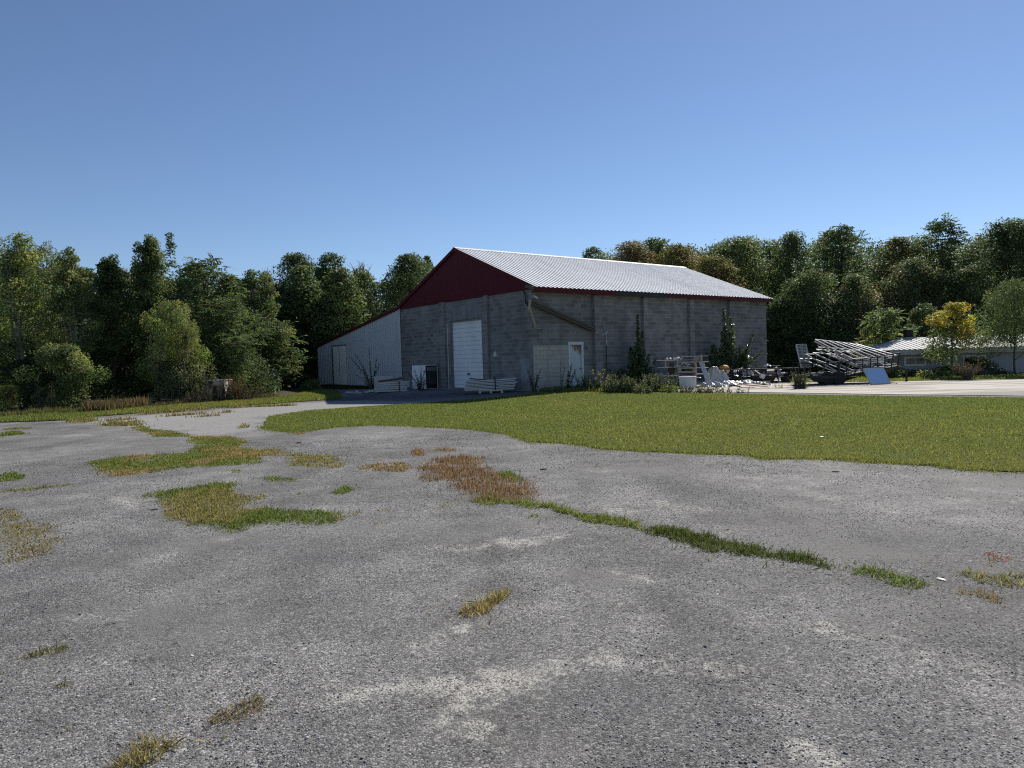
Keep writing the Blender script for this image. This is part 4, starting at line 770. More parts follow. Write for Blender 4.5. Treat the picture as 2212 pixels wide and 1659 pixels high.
# white tub
a = at(*cR(1060, 1138)); td = float(a[1]); L0 = float(pt(*cR(812, 1138), td)[0]); L1_ = float(pt(*cR(1308, 1138), td)[0]); hh = float(pt(*cR(1060, 890), td)[2])
TB = thing('white_tub', (a[0], td+.35, a[2]+.01), 'large white plastic tub on the concrete below the junk shelves', 'tub', -.28); wd = (L1_-L0)*.40
m = MB(); m.hexa([(-wd, -.32, 0), (wd, -.32, 0), (wd, .32, 0), (-wd, .32, 0), (-wd*1.07, -.36, hh), (wd*1.07, -.36, hh), (wd*1.07, .36, hh), (-wd*1.07, .36, hh)]); m.build('body', M['tub'], TB, bevel=.03)
MB().box(-wd*1.1, wd*1.1, -.39, .39, hh-.03, hh+.03).build('rim', M['tub'], TB, bevel=.012); MB().box(-wd*.7, wd*.4, -.345, -.31, hh*.12, hh*.5).build('front_rib', M['tub'], TB, bevel=.01)
crumple('rag', (TB.location.x+wd*.9, TB.location.y-.35, hh+.03), .22, .12, .16, M['tarp'], 15, 'white rag hanging over the right end of the white tub', 'rag', amp=.4)
# plastic wrapped plank leaning, tarp mounds, sheets on the ground
a, b = wp(1345, 425, -.1), wp(1490, 1050, -.75); item('wrapped_plank', 'long plank wrapped in grey white plastic leaning on the shelves', 'plank', MB().hexa([(a[0]-.11, a[1], a[2]), (a[0]+.10, a[1]+.08, a[2]+.02), (a[0]+.10, a[1]+.14, a[2]), (a[0]-.11, a[1]+.06, a[2]-.02), (b[0]-.14, b[1], b[2]), (b[0]+.16, b[1]+.08, b[2]+.02), (b[0]+.16, b[1]+.14, b[2]), (b[0]-.14, b[1]+.06, b[2])]), M['tarp'], bevel=.03)
a = at(*cR(1790, 1060)); a[1] += .5; q = float(a[1]); pk = lambda zx, zy: (float(pt(*cR(zx, zy), q)[0]-a[0]), float(pt(*cR(zx, zy), q)[2]))
p1, p2, p3 = pk(1700, 610), pk(1600, 720), pk(1950, 760)
crumple('tarp_mound', a, .62, .5, .2, M['tarp'], 21, 'pale plastic tarp draped over a tall heap right of the shelves', 'tarp', [(p1[0], .05, .27, p1[1]), (p1[0]-.2, .05, .24, p1[1]*.62), (p1[0]+.2, 0, .24, p1[1]*.72), (p3[0], .05, .27, p3[1]*.95), (p2[0]-.1, 0, .2, p2[1]*.35)], 84, amp=.45)
cT = Z(2080, 1030, .12658)
a = at(*cT(120, 820)); crumple('tarp_heap', a, .75, .5, .42, M['tarp'], 22, 'bright crumpled plastic sheet at the foot of the leaning plank', 'tarp', [(-.1, .1, .3, .12)], 60, amp=.6)
a = at(*cT(560, 790)); crumple('tarp_heap', a, 1.0, .7, .40, M['tarp'], 23, 'crumpled plastic sheeting spread out under the plywood', 'tarp', [(-.2, .3, .4, .22), (-.5, .2, .3, .15)], 64, amp=.6)
a = at(*cT(1200, 790)); crumple('tarp_heap', a, .45, .4, .35, M['tarp'], 24, 'small crumpled sheet at the right end of the plywood', 'tarp', [(-.05, .1, .2, .15)], 44, amp=.6)
for i, (P, h0, lab) in enumerate((([(490, 790), (720, 838), (1262, 798), (1130, 745), (640, 765)], .10, 'topmost pinkish plywood sheet lying on the plastic'), ([(700, 842), (760, 852), (1345, 822), (1230, 770), (1150, 770)], .05, 'second plywood sheet showing under the topmost one'), ([(960, 850), (1080, 858), (1380, 850), (1330, 832)], .02, 'lowest thin board sticking out of the plywood pile'))):
    G = [at(*cT(*p)) for p in P]; n = len(G); m = MB(); m.add([(g[0], g[1], h0+.03*(k in (0, 4))) for k, g in enumerate(G)]+[(g[0], g[1], h0+.025+.03*(k in (0, 4))) for k, g in enumerate(G)], [tuple(range(n-1, -1, -1)), tuple(range(n, 2*n))]+[(k, (k+1) % n, n+(k+1) % n, n+k) for k in range(n)])
    item('plywood_sheet', lab, 'plywood', m, M['ply'])
a = at(*cT(1300, 800)); m = MB()
for k in range(7):
    x = -.2+k*.066; m.tube([(x, .0, 0), (x+.02, .02, .14), (x+.05, .06, .25)], .004, 4); m.tube([(-.2, .01*k, .04*k), (.22, .01*k, .04*k-.01)], .004, 4)
o = m.build('wire_basket', M['galv']); o.location = a; tag(o, 'small grey wire basket at the right end of the plywood pile', 'basket')
# ---------------------------------------------------------------- black utility trailer with junk
UD = 37.2; ut0 = pt(*cT(500, 640), UD)
def kt(zx, zy, d=UD): p = pt(*cT(zx, zy), d); return float(p[0]), float(p[2])
UT = thing('utility_trailer', (kt(1200, 0)[0], UD, 0), 'low black utility trailer heaped with junk left of the frame trailer', 'trailer')
def T_(zx, zy): a, b = kt(zx, zy); return a-UT.location.x, b
def tb(name, zx0, zx1, zy0, zy1, y0, y1, mat, bev=.006):
    a, b = T_(zx0, zy1), T_(zx1, zy0); return MB().box(a[0], b[0], y0, y1, a[1], b[1]).build(name, mat, UT, bevel=bev)
tb('rail', 500, 2215, 395, 412, 0, .05, M['black']); tb('rail', 1000, 1900, 338, 352, 1.6, 1.65, M['black'])
for zx in (505, 860, 1210, 1565, 1880): tb('post', zx-9, zx+9, 405, 640, 0, .045, M['black'])
tb('bed', 400, 1900, 560, 640, 0, 1.7, M['black'])
a, b, c, d = T_(925, 545), T_(1500, 540), T_(1400, 745), T_(945, 745); m = MB(); m.hexa([(a[0], -.35, a[1]), (b[0], -.35, b[1]), (b[0], -.02, b[1]), (a[0], -.02, a[1]), (d[0], -.25, max(.03, d[1])), (c[0], -.25, max(.03, c[1])), (c[0], -.02, max(.03, c[1])), (d[0], -.02, max(.03, d[1]))]); m.build('tailgate_box', M['black'], UT, bevel=.02)
a = T_(1420, 545); MB().box(a[0]-.075, a[0]+.075, -.38, -.352, a[1]-.035, a[1]+.035).build('tail_light', M['redlens'], UT); a = T_(1335, 545); MB().box(a[0]-.065, a[0]+.065, -.375, -.352, a[1]-.035, a[1]+.035).build('plate', M['whiteframe'], UT)
for zx in (520, 1800):
    a = T_(zx, 600); m = MB(); m.lathe((a[0], .2 if zx > 1000 else .3, .29), [(.18, -.09), (.28, -.08), (.29, 0), (.28, .08), (.18, .09)], 20, R=Matrix.Rotation(math.pi/2, 3, 'X')); m.build('wheel', M['rubber'], UT)
UTX = UT.location.x
def up(zx, zy, dy): a = kt(zx, zy); return (a[0], UD+dy, a[1])
c = up(690, 560, .7); crumple('black_sheet', (c[0], c[1]-.1, .45), .5, .6, .3, M['blacktarp'], 31, 'black plastic sheet bulging over the left end of the utility trailer', 'sheet', [(-.1, -.1, .36, .35), (.15, .1, .3, .3)], 46)
c = up(790, 400, .5); crumple('white_bag', (c[0], c[1]-.1, c[2]-.12), .2, .2, .15, M['tarp'], 32, 'small white plastic scrap on top of the black sheet', 'bag', [(0, 0, .12, .14)], 30)
c = up(985, 480, .3); crumple('grey_tarp', (c[0], c[1], c[2]-.2), .38, .3, .3, M['tarp'], 33, 'grey white plastic bundle in the middle of the utility trailer', 'tarp', [(-.1, 0, .2, .35)], 40)
a, b = up(1060, 430, -.06), up(1160, 590, -.3); item('tilted_board', 'grey board tilting out of the utility trailer', 'board', MB().beam((a[0]-.05, a[1], a[2]), (b[0]-.02, b[1], b[2]+.1), .20, .03), M['greywood'])
c = up(1143, 570, -.42); item('white_box', 'white carton hanging off the front of the utility trailer', 'box', MB().obox(c, .22, .2, .22, Matrix.Rotation(.4, 3, 'Y')), M['whiteplastic'], bevel=.01)
c = up(1440, 470, .35); item('grey_bin', 'dull grey bin inside the utility trailer above the red light', 'bin', MB().obox(c, .42, .3, .2), M['galv'], bevel=.03)
c = up(1540, 560, -.12); o = crumple('blue_sheet', (0, 0, 0), .36, .09, .08, M['bluetarp'], 34, 'pale blue sheet strip hanging down the utility trailer side', 'sheet', amp=.5, n=30); o.rotation_euler = (0, math.pi/2-.12, 0); o.location = (c[0]+.03, c[1], c[2]-.05)
for i, (zx, zy, rx_, h_, mt, lab) in enumerate(((1620, 390, .24, .16, 'tarp', 'white cloth lying over the rail of the utility trailer'), (1690, 480, .26, .28, 'tarp', 'white plastic bundle at the right end of the utility trailer'), (1810, 500, .18, .22, 'whiteplastic', 'torn white plastic rightmost in the utility trailer'), (1490, 310, .2, .14, 'bluetarp', 'pale green blue cloth on top of the junk in the utility trailer'))):
    c = up(zx, zy, .55 if i != 3 else 1.0); crumple('plastic_bundle', (c[0], c[1], c[2]-h_*.6), rx_, .25, h_, M[mt], 40+i, lab, 'bundle', [(0, 0, .12, h_*.8)], 34, amp=.5)
for i, (zx, zy) in enumerate(((1150, 480), (1290, 430), (1640, 550), (1250, 500), (1780, 550))):
    c = up(zx, zy, .4+.1*i); item('scrap_block', ('dark box behind the tilted board', 'dark crate under the rear rail', 'black crate below the white bundle', 'low dark box behind the white carton', 'dark box under the torn white plastic')[i]+' in the utility trailer', 'box', MB().obox(c, .34, .3, .16, Matrix.Rotation(.3*i, 3, 'Z')), M['darkwood'], bevel=.01)
# rusty orange tank
c = up(312, 520, -.1); TK = thing('orange_tank', (c[0], UD-.15, 0), 'rusty orange domed tank with black band beside the draped heap', 'tank'); z0 = kt(0, 525)[1]; z1 = kt(0, 412)[1]; z2 = kt(0, 318)[1]
MB().lathe((0, 0, 0), [(.10, z0-.02), (.21, z0+.02), (.27, (z0+z1)/2), (.275, z1-.02)], 22).build('lower_bowl', M['tan'], TK, smooth=True); MB().lathe((0, 0, 0), [(.285, z1-.02), (.29, z1), (.285, z1+.025)], 22).build('band', M['black'], TK)
h = z2-z1; MB().lathe((0, 0, 0), [(.275, z1+.025), (.26, z1+h*.4), (.21, z1+h*.7), (.13, z1+h*.92), (.03, z2)], 22).build('dome', M['yellow'], TK, smooth=True)
m = MB()
for k in range(10):
    t = 2*math.pi*k/10; m.tube([(.28*math.cos(t), .28*math.sin(t), z1+.02), (.265*math.cos(t), .265*math.sin(t), z1+h*.45), (.21*math.cos(t), .21*math.sin(t), z1+h*.75), (.05*math.cos(t), .05*math.sin(t), z2+.01)], .006, 4)
m.build('wire_cage', M['rust'], TK); MB().lathe((-.02, -.262, (z0+z1)/2), [(.055, 0), (.06, .02), (.03, .02)], 14, R=Matrix.Rotation(math.pi/2, 3, 'X')).build('port', M['soot'], TK)
m = MB()
for t in (.5, 2.1, 3.7, 5.3): m.beam((.2*math.cos(t), .2*math.sin(t), 0), (.16*math.cos(t), .16*math.sin(t), z0+.05), .04)
m.build('stand', M['black'], TK)
# ---------------------------------------------------------------- equipment trailer with aluminium frames
cE2 = Z(2250, 950, .18083); ED = 34.3
def ke(zx, zy, d=ED): p = pt(*cE2(zx, zy), d); return np.array([p[0], d, p[2]])
ET = thing('equipment_trailer', (ke(1150, 960)[0], ED, 0), 'black equipment trailer with railed sides loaded with aluminium frames', 'trailer')
eb = lambda m, name, mat, **k: m.build(name, mat, ET, world=True, **k)
WID = np.array([.45, 1.75, 0.0])                        # across the bed
def ep(zx, zy, w_=0.0, d=None): return ke(zx, zy, d or (ED+(zx-1150)/1000*.55))+WID*w_
nearlow = [ep(480, 850), ep(690, 853), ep(1150, 862), ep(2100, 690)]
m = MB()
for w_ in (0, 1):
    for a, b in zip(nearlow, nearlow[1:]): m.beam(a+WID*w_-[0, 0, .0], b+WID*w_, .08, .13)
for a, b in zip(nearlow, nearlow[1:]):
    P = [a, b, b+WID, a+WID]; m.add([tuple(p-[0, 0, .03]) for p in P]+[tuple(p+[0, 0, .02]) for p in P], [(3, 2, 1, 0), (4, 5, 6, 7)])
for k in range(4): m.beam(nearlow[k], nearlow[k]+WID, .08, .12)
eb(m, 'deck', M['black'])
m = MB(); a, b, c, d = ep(690, 865), ep(1150, 870), ep(1480, 850), ep(760, 930); P = [a, b, c, ke(1250, 930)+[0, .1, 0], d]
m.add([tuple(p+[0, .02, 0]) for p in P]+[tuple(p+[0, .16, 0]) for p in P], [(4, 3, 2, 1, 0), (5, 6, 7, 8, 9)]+[(i, (i+1) % 5, 5+(i+1) % 5, 5+i) for i in range(5)]); eb(m, 'side_skirt', M['black'])
toprail = [ep(480, 628), ep(1100, 635), ep(1280, 608), ep(1540, 560), ep(2150, 460)]
for w_ in (0, 1):
    m = MB()
    for a, b in zip(toprail, toprail[1:]): m.beam(a+WID*w_, b+WID*w_, .045, .05)
    eb(m, 'top_rail', M['black'])
for w_ in (0, 1):
    for zx in (490, 600, 682, 910, 1150, 1275, 1410, 1535, 1660, 1775, 1895, 2020, 2125):
        yt = np.interp(zx, [480, 1100, 1280, 1540, 2150], [628, 635, 608, 560, 460]); yb = np.interp(zx, [480, 690, 1150, 2100, 2200], [850, 853, 862, 690, 672])
        m = MB().beam(ep(zx+(12 if zx > 1990 else 0), yt, w_), ep(zx-(25 if zx > 1990 else 0), yb, w_), .07 if zx == 1150 else .04); eb(m, 'stake', M['black'])
wz = lambda zx: float(ke(zx, 985)[2])
for zx in (972, 1155):
    for w_ in (.04, .96):
        c = ke(zx, 930)+WID*w_; o = MB().lathe((c[0], c[1], .33), [(.16, -.1), (.30, -.1), (.33, -.06), (.33, .06), (.30, .1), (.16, .1)], 22, R=Matrix.Rotation(math.pi/2, 3, 'X')); wh = eb(o, 'wheel', M['rubber']); o = MB().lathe((c[0], c[1]-.085, .33), [(.17, -.01), (.17, .02), (.05, .04)], 14, R=Matrix.Rotation(math.pi/2, 3, 'X')).build('rim', M['galv'], wh); 
m = MB(); a, b = ep(2100, 690, .5), ep(2330, 745, .5); m.beam(a, b, .1, .1); m.beam(b, (b[0], b[1], .02), .07); eb(m, 'drawbar', M['black'])
# loading ramp standing upright at the tail
A_, B_, C_, D_ = ke(455, 335, ED+.5), ke(610, 325, ED+1.2), ke(690, 700, ED+1.0), ke(540, 700, ED+.4)
for s0, s1 in ((0, .47), (.53, 1)):
    m = MB(); f = lambda u, v: tuple((A_+(B_-A_)*u)*(1-v)+(D_+(C_-D_)*u)*v)
    m.beam(f(s0, 0), f(s0, 1), .05, .07); m.beam(f(s1, 0), f(s1, 1), .05, .07)
    for k in range(17): m.beam(f(s0, k/16), f(s1, k/16), .045, .045)
    rp = eb(m, 'loading_ramp', M['galv'])
def frame(corners, bars, along, label, th=.04, braces=True):
    """rectangular frame from four corners A B C D; bars join AB to DC"""
    A, Bc, Cc, Dc = [np.array(p, float) for p in corners]; ctr = (A+Bc+Cc+Dc)/4
    F = thing('aluminium_frame', tuple(ctr), label, 'frame', group='aluminium frames on the equipment trailer')
    nrm = np.cross(Bc-A, Dc-A); nrm = nrm/np.linalg.norm(nrm); nrm = nrm if nrm[2] > 0 else -nrm
    def bm_(p, q, t=th): return MB().beam(p, q, t, t*1.2, up=tuple(nrm)).build('rail', M['alu'], F, world=True)
    for p, q in ((A, Bc), (Bc, Cc), (Cc, Dc), (Dc, A)): bm_(p, q)
    for k in range(bars):
        s = (k+1)/(bars+1); bm_(A+(Bc-A)*s, Dc+(Cc-Dc)*s)
    for k in range(4):
        s = .12+.24*k; q = A+(Dc-A)*s-nrm*.03; MB().beam(tuple(q), tuple(q-nrm*.11), .03, .05).build('bracket', M['galv'], F, world=True)
    return F
bpy.context.view_layer.update()
e = lambda zx, zy, dd: ke(zx, zy, ED+dd)
def fr4(a, b, c, d): return [e(*a), e(*b), e(*c), e(*d)]
frame(fr4((760, 248, .9), (1430, 322, 2.1), (2080, 505, 1.3), (1372, 562, .15)), 5, 0, 'topmost large aluminium frame with parallel bars, tilted over the trailer')
frame(fr4((752, 275, .85), (1400, 345, 2.0), (2040, 540, 1.25), (1375, 600, .12)), 0, 0, 'frame directly beneath the topmost aluminium frame')
frame(fr4((815, 372, .85), (1450, 420, 2.0), (1985, 660, 1.3), (1452, 672, .1)), 0, 0, 'middle aluminium frame with a yellowed front rail')
frame(fr4((780, 408, .85), (1400, 460, 2.0), (1960, 690, 1.3), (1440, 690, .08)), 0, 0, 'aluminium frame just under the yellowed middle one')
frame(fr4((725, 462, .9), (1250, 500, 1.9), (1800, 745, 1.3), (1375, 748, .2)), 1, 0, 'greyish frame lying lower in the middle of the load')
frame(fr4((615, 488, .8), (760, 486, 1.3), (1370, 762, .8), (1190, 800, .05)), 0, 0, 'narrow pale frame sloping down at the left of the load')
frame(fr4((518, 560, .75), (740, 560, 1.5), (1400, 800, .9), (1190, 805, .04)), 0, 0, 'lowest left frame with its corner poking out past the ramp')
for i, (p, q) in enumerate((((700, 800, .3), (1100, 780, .9)), ((640, 815, .5), (1000, 770, 1.1)), ((720, 830, .2), (1150, 822, .4)), ((470, 822, -.05), (760, 790, .8)), ((1400, 610, .3), (1900, 575, 1.0)), ((1420, 640, .35), (1890, 610, 1.1)), ((1480, 575, .25), (1890, 548, .9)))):
    tag(MB().beam(tuple(e(*p)), tuple(e(*q)), .06, .05).build('loose_rail', M['alu']), ('front loose silver rail on the low left deck', 'rear loose silver rail on the low left deck', 'lowest silver rail behind the left stakes', 'silver rail sticking out at the tail of the trailer', 'middle silver rail stacked under the topmost frame', 'lower silver rail stacked under the topmost frame', 'upper silver rail right under the edge of the topmost frame')[i], 'rail')
# mirror panel leaning on the trailer
a, b = at(*cE2(1672, 988)), at(*cE2(1978, 958)); a2, b2 = np.array(a), np.array(b); dep = float(a2[1]+.38)
b2 = pt(*cE2(1978, 958), float(a2[1])+.3); c2 = pt(*cE2(1862, 708), float(b2[1])+.38); d2 = pt(*cE2(1545, 722), dep)
MR = thing('mirror_panel', tuple((a2+b2)/2), 'large framed mirror panel reflecting the sky, leaning on the loaded trailer', 'mirror'); q = [a2+[0, 0, .02], b2+[0, 0, .02], c2, d2]
nr = np.cross(q[1]-q[0], q[3]-q[0]); nr /= np.linalg.norm(nr); nr = nr if nr[1] < 0 else -nr
bpy.context.view_layer.update()
ins = [p*.955+sum(q)/4*.045 for p in q]; MB().add([tuple(p+nr*.012) for p in ins], [(0, 1, 2, 3)]).build('glass', M['mirror'], MR, world=True)
m = MB()
for i in range(4): m.beam(tuple(q[i]), tuple(q[(i+1) % 4]), .055, .05, up=tuple(nr))
m.build('frame', M['greywood'], MR, world=True); MB().add([tuple(p-nr*s) for s in (.012, .03) for p in q], [(0, 1, 2, 3), (7, 6, 5, 4), (0, 4, 5, 1), (1, 5, 6, 2), (2, 6, 7, 3), (3, 7, 4, 0)]).build('backing', M['darkwood'], MR, world=True)
# dark stone and litter on the gravel
for i, (f, p, s, mt, lab, cat) in enumerate(((cA, (1938, 328), .09, 'rubber', 'black scrap lying on gravel before the lawn tip', 'scrap'), (cB, (1530, 388), .07, 'rubber', 'black scrap on gravel right of the reddish patch', 'scrap'), (cC, (1102, 267), .06, 'rubber', 'black lump on gravel near the lawn edge at the right', 'lump'), (cA, (1000, 760), .05, 'rubber', 'black scrap at the left tip of the nearest weed patch', 'scrap'), (cB, (380, 195), .03, 'whiteplastic', 'white pebble like litter near the lawn edge', 'litter'), (cC, (1725, 903), .045, 'whiteplastic', 'white litter strip at the end of the last weed line', 'litter'), (cD, (1243, 489), .018, 'whiteplastic', 'pale stick like litter in the left foreground', 'litter'), (cD, (990, 775), .016, 'whiteplastic', 'white pebble in the left foreground', 'pebble'), (cC, (1020, 72), .07, 'galv', 'grey litter lying in the lawn at the right', 'litter'))):
    a = at(*f(*p)); r = random.Random(i); m = MB(); m.lathe((0, 0, 0), [(s*.6, 0), (s, s*.2), (s*.75, s*.5), (s*.3, s*.62)], 7); o = m.build('litter' if mt != 'rubber' else 'scrap', M[mt]); o.scale = (.9, .5, .4); o.rotation_euler = (0, 0, r.uniform(0, 3)); o.location = (a[0], a[1], a[2]+(.03 if i == 8 else 0)); tag(o, lab, cat)
# ---------------------------------------------------------------- trees and plants
def unit(v): return v/np.maximum(np.linalg.norm(v, axis=1, keepdims=True), 1e-9)
def quads(P, T, Nn, L, Wd, cols):
    b = np.cross(Nn, T); b = unit(b); n = len(P); L = np.broadcast_to(L, n)[:, None]; Wd = np.broadcast_to(Wd, n)[:, None]
    V = np.stack([P-T*L/2, P+b*Wd/2-T*L*.08, P+T*L/2, P-b*Wd/2-T*L*.08], 1).reshape(-1, 3); F = np.arange(n*4).reshape(-1, 4); return V, F, np.repeat(cols, 4, 0)
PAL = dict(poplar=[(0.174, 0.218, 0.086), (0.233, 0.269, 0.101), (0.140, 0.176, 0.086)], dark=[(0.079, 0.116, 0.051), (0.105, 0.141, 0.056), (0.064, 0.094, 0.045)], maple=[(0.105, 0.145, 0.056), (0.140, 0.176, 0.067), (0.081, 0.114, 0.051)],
    locust=[(0.116, 0.166, 0.075), (0.150, 0.197, 0.086), (0.094, 0.136, 0.067)], lime=[(0.233, 0.291, 0.086), (0.303, 0.331, 0.100), (0.185, 0.228, 0.078)], olive=[(0.175, 0.196, 0.098), (0.215, 0.236, 0.127), (0.136, 0.167, 0.069)], golden=[(0.21, 0.18, 0.07), (0.17, 0.16, 0.065), (0.25, 0.20, 0.075), (0.14, 0.145, 0.06)],
    yellow=[(0.50, 0.40, 0.06), (0.56, 0.41, 0.07), (0.44, 0.38, 0.07), (0.26, 0.27, 0.07)], brownish=[(0.175, 0.144, 0.075), (0.144, 0.136, 0.065), (0.206, 0.153, 0.087)], yg=[(0.309, 0.307, 0.075), (0.391, 0.360, 0.097), (0.227, 0.253, 0.075)])
def envelope(style, t, r):
    if style == 'round': return np.sqrt(np.clip(1-((t-.45)/.56)**2, 0.02, 1))
    if style == 'dome': return np.sqrt(np.clip(1-((t-.18)/.83)**2, 0.02, 1))
    if style == 'poplar': return np.clip(np.interp(t, [0, .15, .45, .7, .88, 1], [.7, .95, 1, .78, .45, .12]), .05, 1)
    if style == 'spire': return np.clip(np.interp(t, [0, .2, .5, .8, 1], [.8, 1, .72, .36, .06]), .04, 1)
    if style == 'locust': return np.clip(np.interp(t, [0, .2, .5, .75, .9, 1], [.7, .95, 1, .82, .55, .3]), .05, 1)
    return np.clip(np.interp(t, [0, .3, .6, .85, 1], [.8, 1, .95, .65, .25]), .05, 1)
def crown_arrays(bx, by, z0, z1, R, style, n, pal, Lf, r, pal2=None, yfl=1.0, aspect=.62, seed=0, clumpk=1.0, gap=.0):
    H = z1-z0; nc = int(np.clip(40*clumpk*(H*R*2)/6, 40, 300)); t = r.random(nc)**.75; env = envelope(style, t, r)
    a = r.uniform(0, 2*np.pi, nc); lump = .84+.42*vnoise(a*1.1+seed, t*5, 1.0, seed % 97); q = np.sqrt(r.random(nc))*.95; rad = R*env*lump*q
    C = np.stack([bx+rad*np.cos(a), by+rad*np.sin(a)*yfl, z0+t*H*.97], 1); rc = R*.27*r.uniform(.55, 1.35, nc)*(.65+.45*env); rc = np.clip(rc, .22, 1.5)
    C[:, 2] = np.minimum(C[:, 2], z1-rc*.75)
    wgt = rc**2; ids = r.choice(nc, n, p=wgt/wgt.sum()); cc = C[ids]; rr = rc[ids]
    d = unit(r.normal(size=(n, 3))); s = (.45+.6*r.random(n)**.6)
    base = pick(pal, nc, r)
    if pal2 is not None:
        k = r.random(nc) < .35+.3*(t > .6); base[k] = pick(pal2, nc, r)[k]
    cols = np.clip(base[ids]*r.uniform(.75, 1.28, (n, 1)), .004, .8)
    if style == 'locust':
        m = 14; nf = max(1, n//m); ids = ids[:nf]; cc = C[ids]; rr = rc[ids]; d = unit(r.normal(size=(nf, 3))*[1, 1, .45]); st = cc+d*rr[:, None]*.3; ln = (.35+.45*r.random(nf))*rr*1.5
        sgn = np.tile([-1, 1], m//2)[None]; u = np.repeat(np.linspace(.15, 1, m//2), 2)[None]*ln[:, None]
        P = st[:, None]+d[:, None]*u[..., None]; P[..., 2] += (.10*u-.28*u*u/np.maximum(ln[:, None], .1)); side = unit(np.cross(d, [[0, 0, 1.]])); P = P+side[:, None]*(sgn*Lf*.55)[..., None]
        T = unit((side[:, None]*sgn[..., None]+d[:, None]*.35+r.normal(0, .15, (nf, m, 3))).reshape(-1, 3)); N_ = unit(r.normal(0, .8, (nf*m, 3))+[0, 0, .6]); n2 = nf*m
        return quads(P.reshape(-1, 3), T, N_, Lf*r.uniform(.8, 1.2, n2), Lf*.55, np.clip(np.repeat(base[ids], m, 0)*r.uniform(.8, 1.25, (n2, 1)), .004, .8)), C, rc
    fl = .8
    if style == 'willow':
        P = cc+d*(rr*s)[:, None]*[1, 1, 1.15]; T = unit(r.normal(0, .45, (n, 3))+d*.5+[0, 0, -.55]); N_ = unit(r.normal(size=(n, 3))); Wd = Lf*.34; Ls = Lf*1.25*r.uniform(.7, 1.3, n)
    else:
        P = cc+d*(rr*s)[:, None]*[1, 1, fl]; N_ = unit(d*.5+r.normal(0, .5, (n, 3))+[0, 0, .55]); T = unit(np.cross(N_, r.normal(size=(n, 3)))); Wd = Lf*aspect; Ls = Lf*r.uniform(.65, 1.3, n)
    return quads(P, T, N_, Ls, Wd, cols), C, rc
def tree(name, label, cat, px, top, Y, hw, style, pal, bottom=None, dens=700, pal2=None, trunk='bark', stems=1, tr=.11, mat='leaf', leafk=1.0, group=None, yfl=1.0, spires=0, bare=0, aspect=.62, clumpk=1.0, base_py=None):
    sd_ = int(abs(px)*7+top*3+Y*11) % 9973; r = np.random.default_rng(sd_); hzn = 780-.029*(px-1106)
    b = pt(px, hzn, Y); bx, by = float(b[0]), float(Y); z1 = float(pt(px, top, Y)[2]); gz0 = float(gz(bx, by)); R = hw/FPX*Y; z0 = gz0+.1 if bottom is None else max(gz0+.05, float(pt(px, bottom, Y)[2]))
    Rt = thing(name, (bx, by, gz0), label, cat, group=group); bpy.context.view_layer.update(); Lf = .0031*Y*leafk; A = (z1-z0)*R*2*.75; n = int(A*dens*(.144/Lf)**2*1.1)
    (V, F, C), cc, rc = crown_arrays(bx, by, z0, z1, R, style, n, PAL[pal], Lf, r, PAL[pal2] if pal2 else None, yfl, aspect, sd_, clumpk)
    if spires:                                          # separate leaders that break the outline
        Vs = [V]; Cs = [C]
        for k in range(spires):
            a = r.uniform(0, 2*np.pi); q = R*r.uniform(.15, .8); sx, sy = bx+q*math.cos(a), by+q*math.sin(a)*.6; tz = z0+(z1-z0)*r.uniform(.80, .98); rr = R*r.uniform(.13, .22)
            (v, f, c), _, _ = crown_arrays(sx, sy, tz-(z1-z0)*.30, tz+(z1-z0)*.04, rr, 'spire', int(n*.035), PAL[pal], Lf, r, seed=sd_+k); Vs.append(v); Cs.append(c)
        V = np.concatenate(Vs); C = np.concatenate(Cs); F = np.arange(len(V)).reshape(-1, 4)
    m = MB(); top_z = z0+(z1-z0)*.8
    heads = []
    for s in range(stems):
        a = r.uniform(0, 2*np.pi); o = R*.45*(s > 0 or stems > 1); hx_, hy_ = bx+o*math.cos(a), by+o*math.sin(a)*.5; pts = []; b0x = bx+(.12*math.cos(a) if stems > 1 else 0)
        for k in range(6): u = k/5; pts.append((b0x+(hx_-bx)*u**1.2+r.normal(0, .05)*(k > 0), by+(hy_-by)*u**1.2+r.normal(0, .05)*(k > 0), gz0-.1+(top_z-gz0)*u))
        m.tube(pts, [tr*(1-.8*k/5) for k in range(6)], 7); heads.append(pts)
    idx = r.choice(len(cc), min(len(cc), 20), replace=False)
    for i in idx:
        h = heads[r.integers(0, len(heads))]; c = cc[i]; j = int(np.clip((c[2]-gz0-.25*np.hypot(c[0]-bx, c[1]-by))/(top_z-gz0)*5, 0, 4)); p0 = np.array(h[j]); mid = (p0+c)/2+[0, 0, .12]; m.tube([p0, mid, c], [tr*.36, tr*.24, .012], 5)
    for k in range(bare):
        a = r.uniform(-1, 1); p0 = np.array([bx+R*.4*a, by, z1-.8]); q = p0+[r.normal(.25*a, .3), r.normal(0, .2), r.uniform(.6, 1.5)]; m.tube([p0, (p0+q)/2+[.05, 0, 0], q], [.025, .018, .008], 4)
        for _ in range(3): s = p0+(q-p0)*r.uniform(.3, .9); m.tube([s, s+[r.normal(0, .25), r.normal(0, .1), r.uniform(.15, .5)]], [.012, .006], 4)
    m.build('trunk', M[trunk], Rt, world=True, smooth=True); np_mesh('crown', V, F, M[mat], Rt, C); return Rt
T = lambda *a, **k: tree(*a, **k)
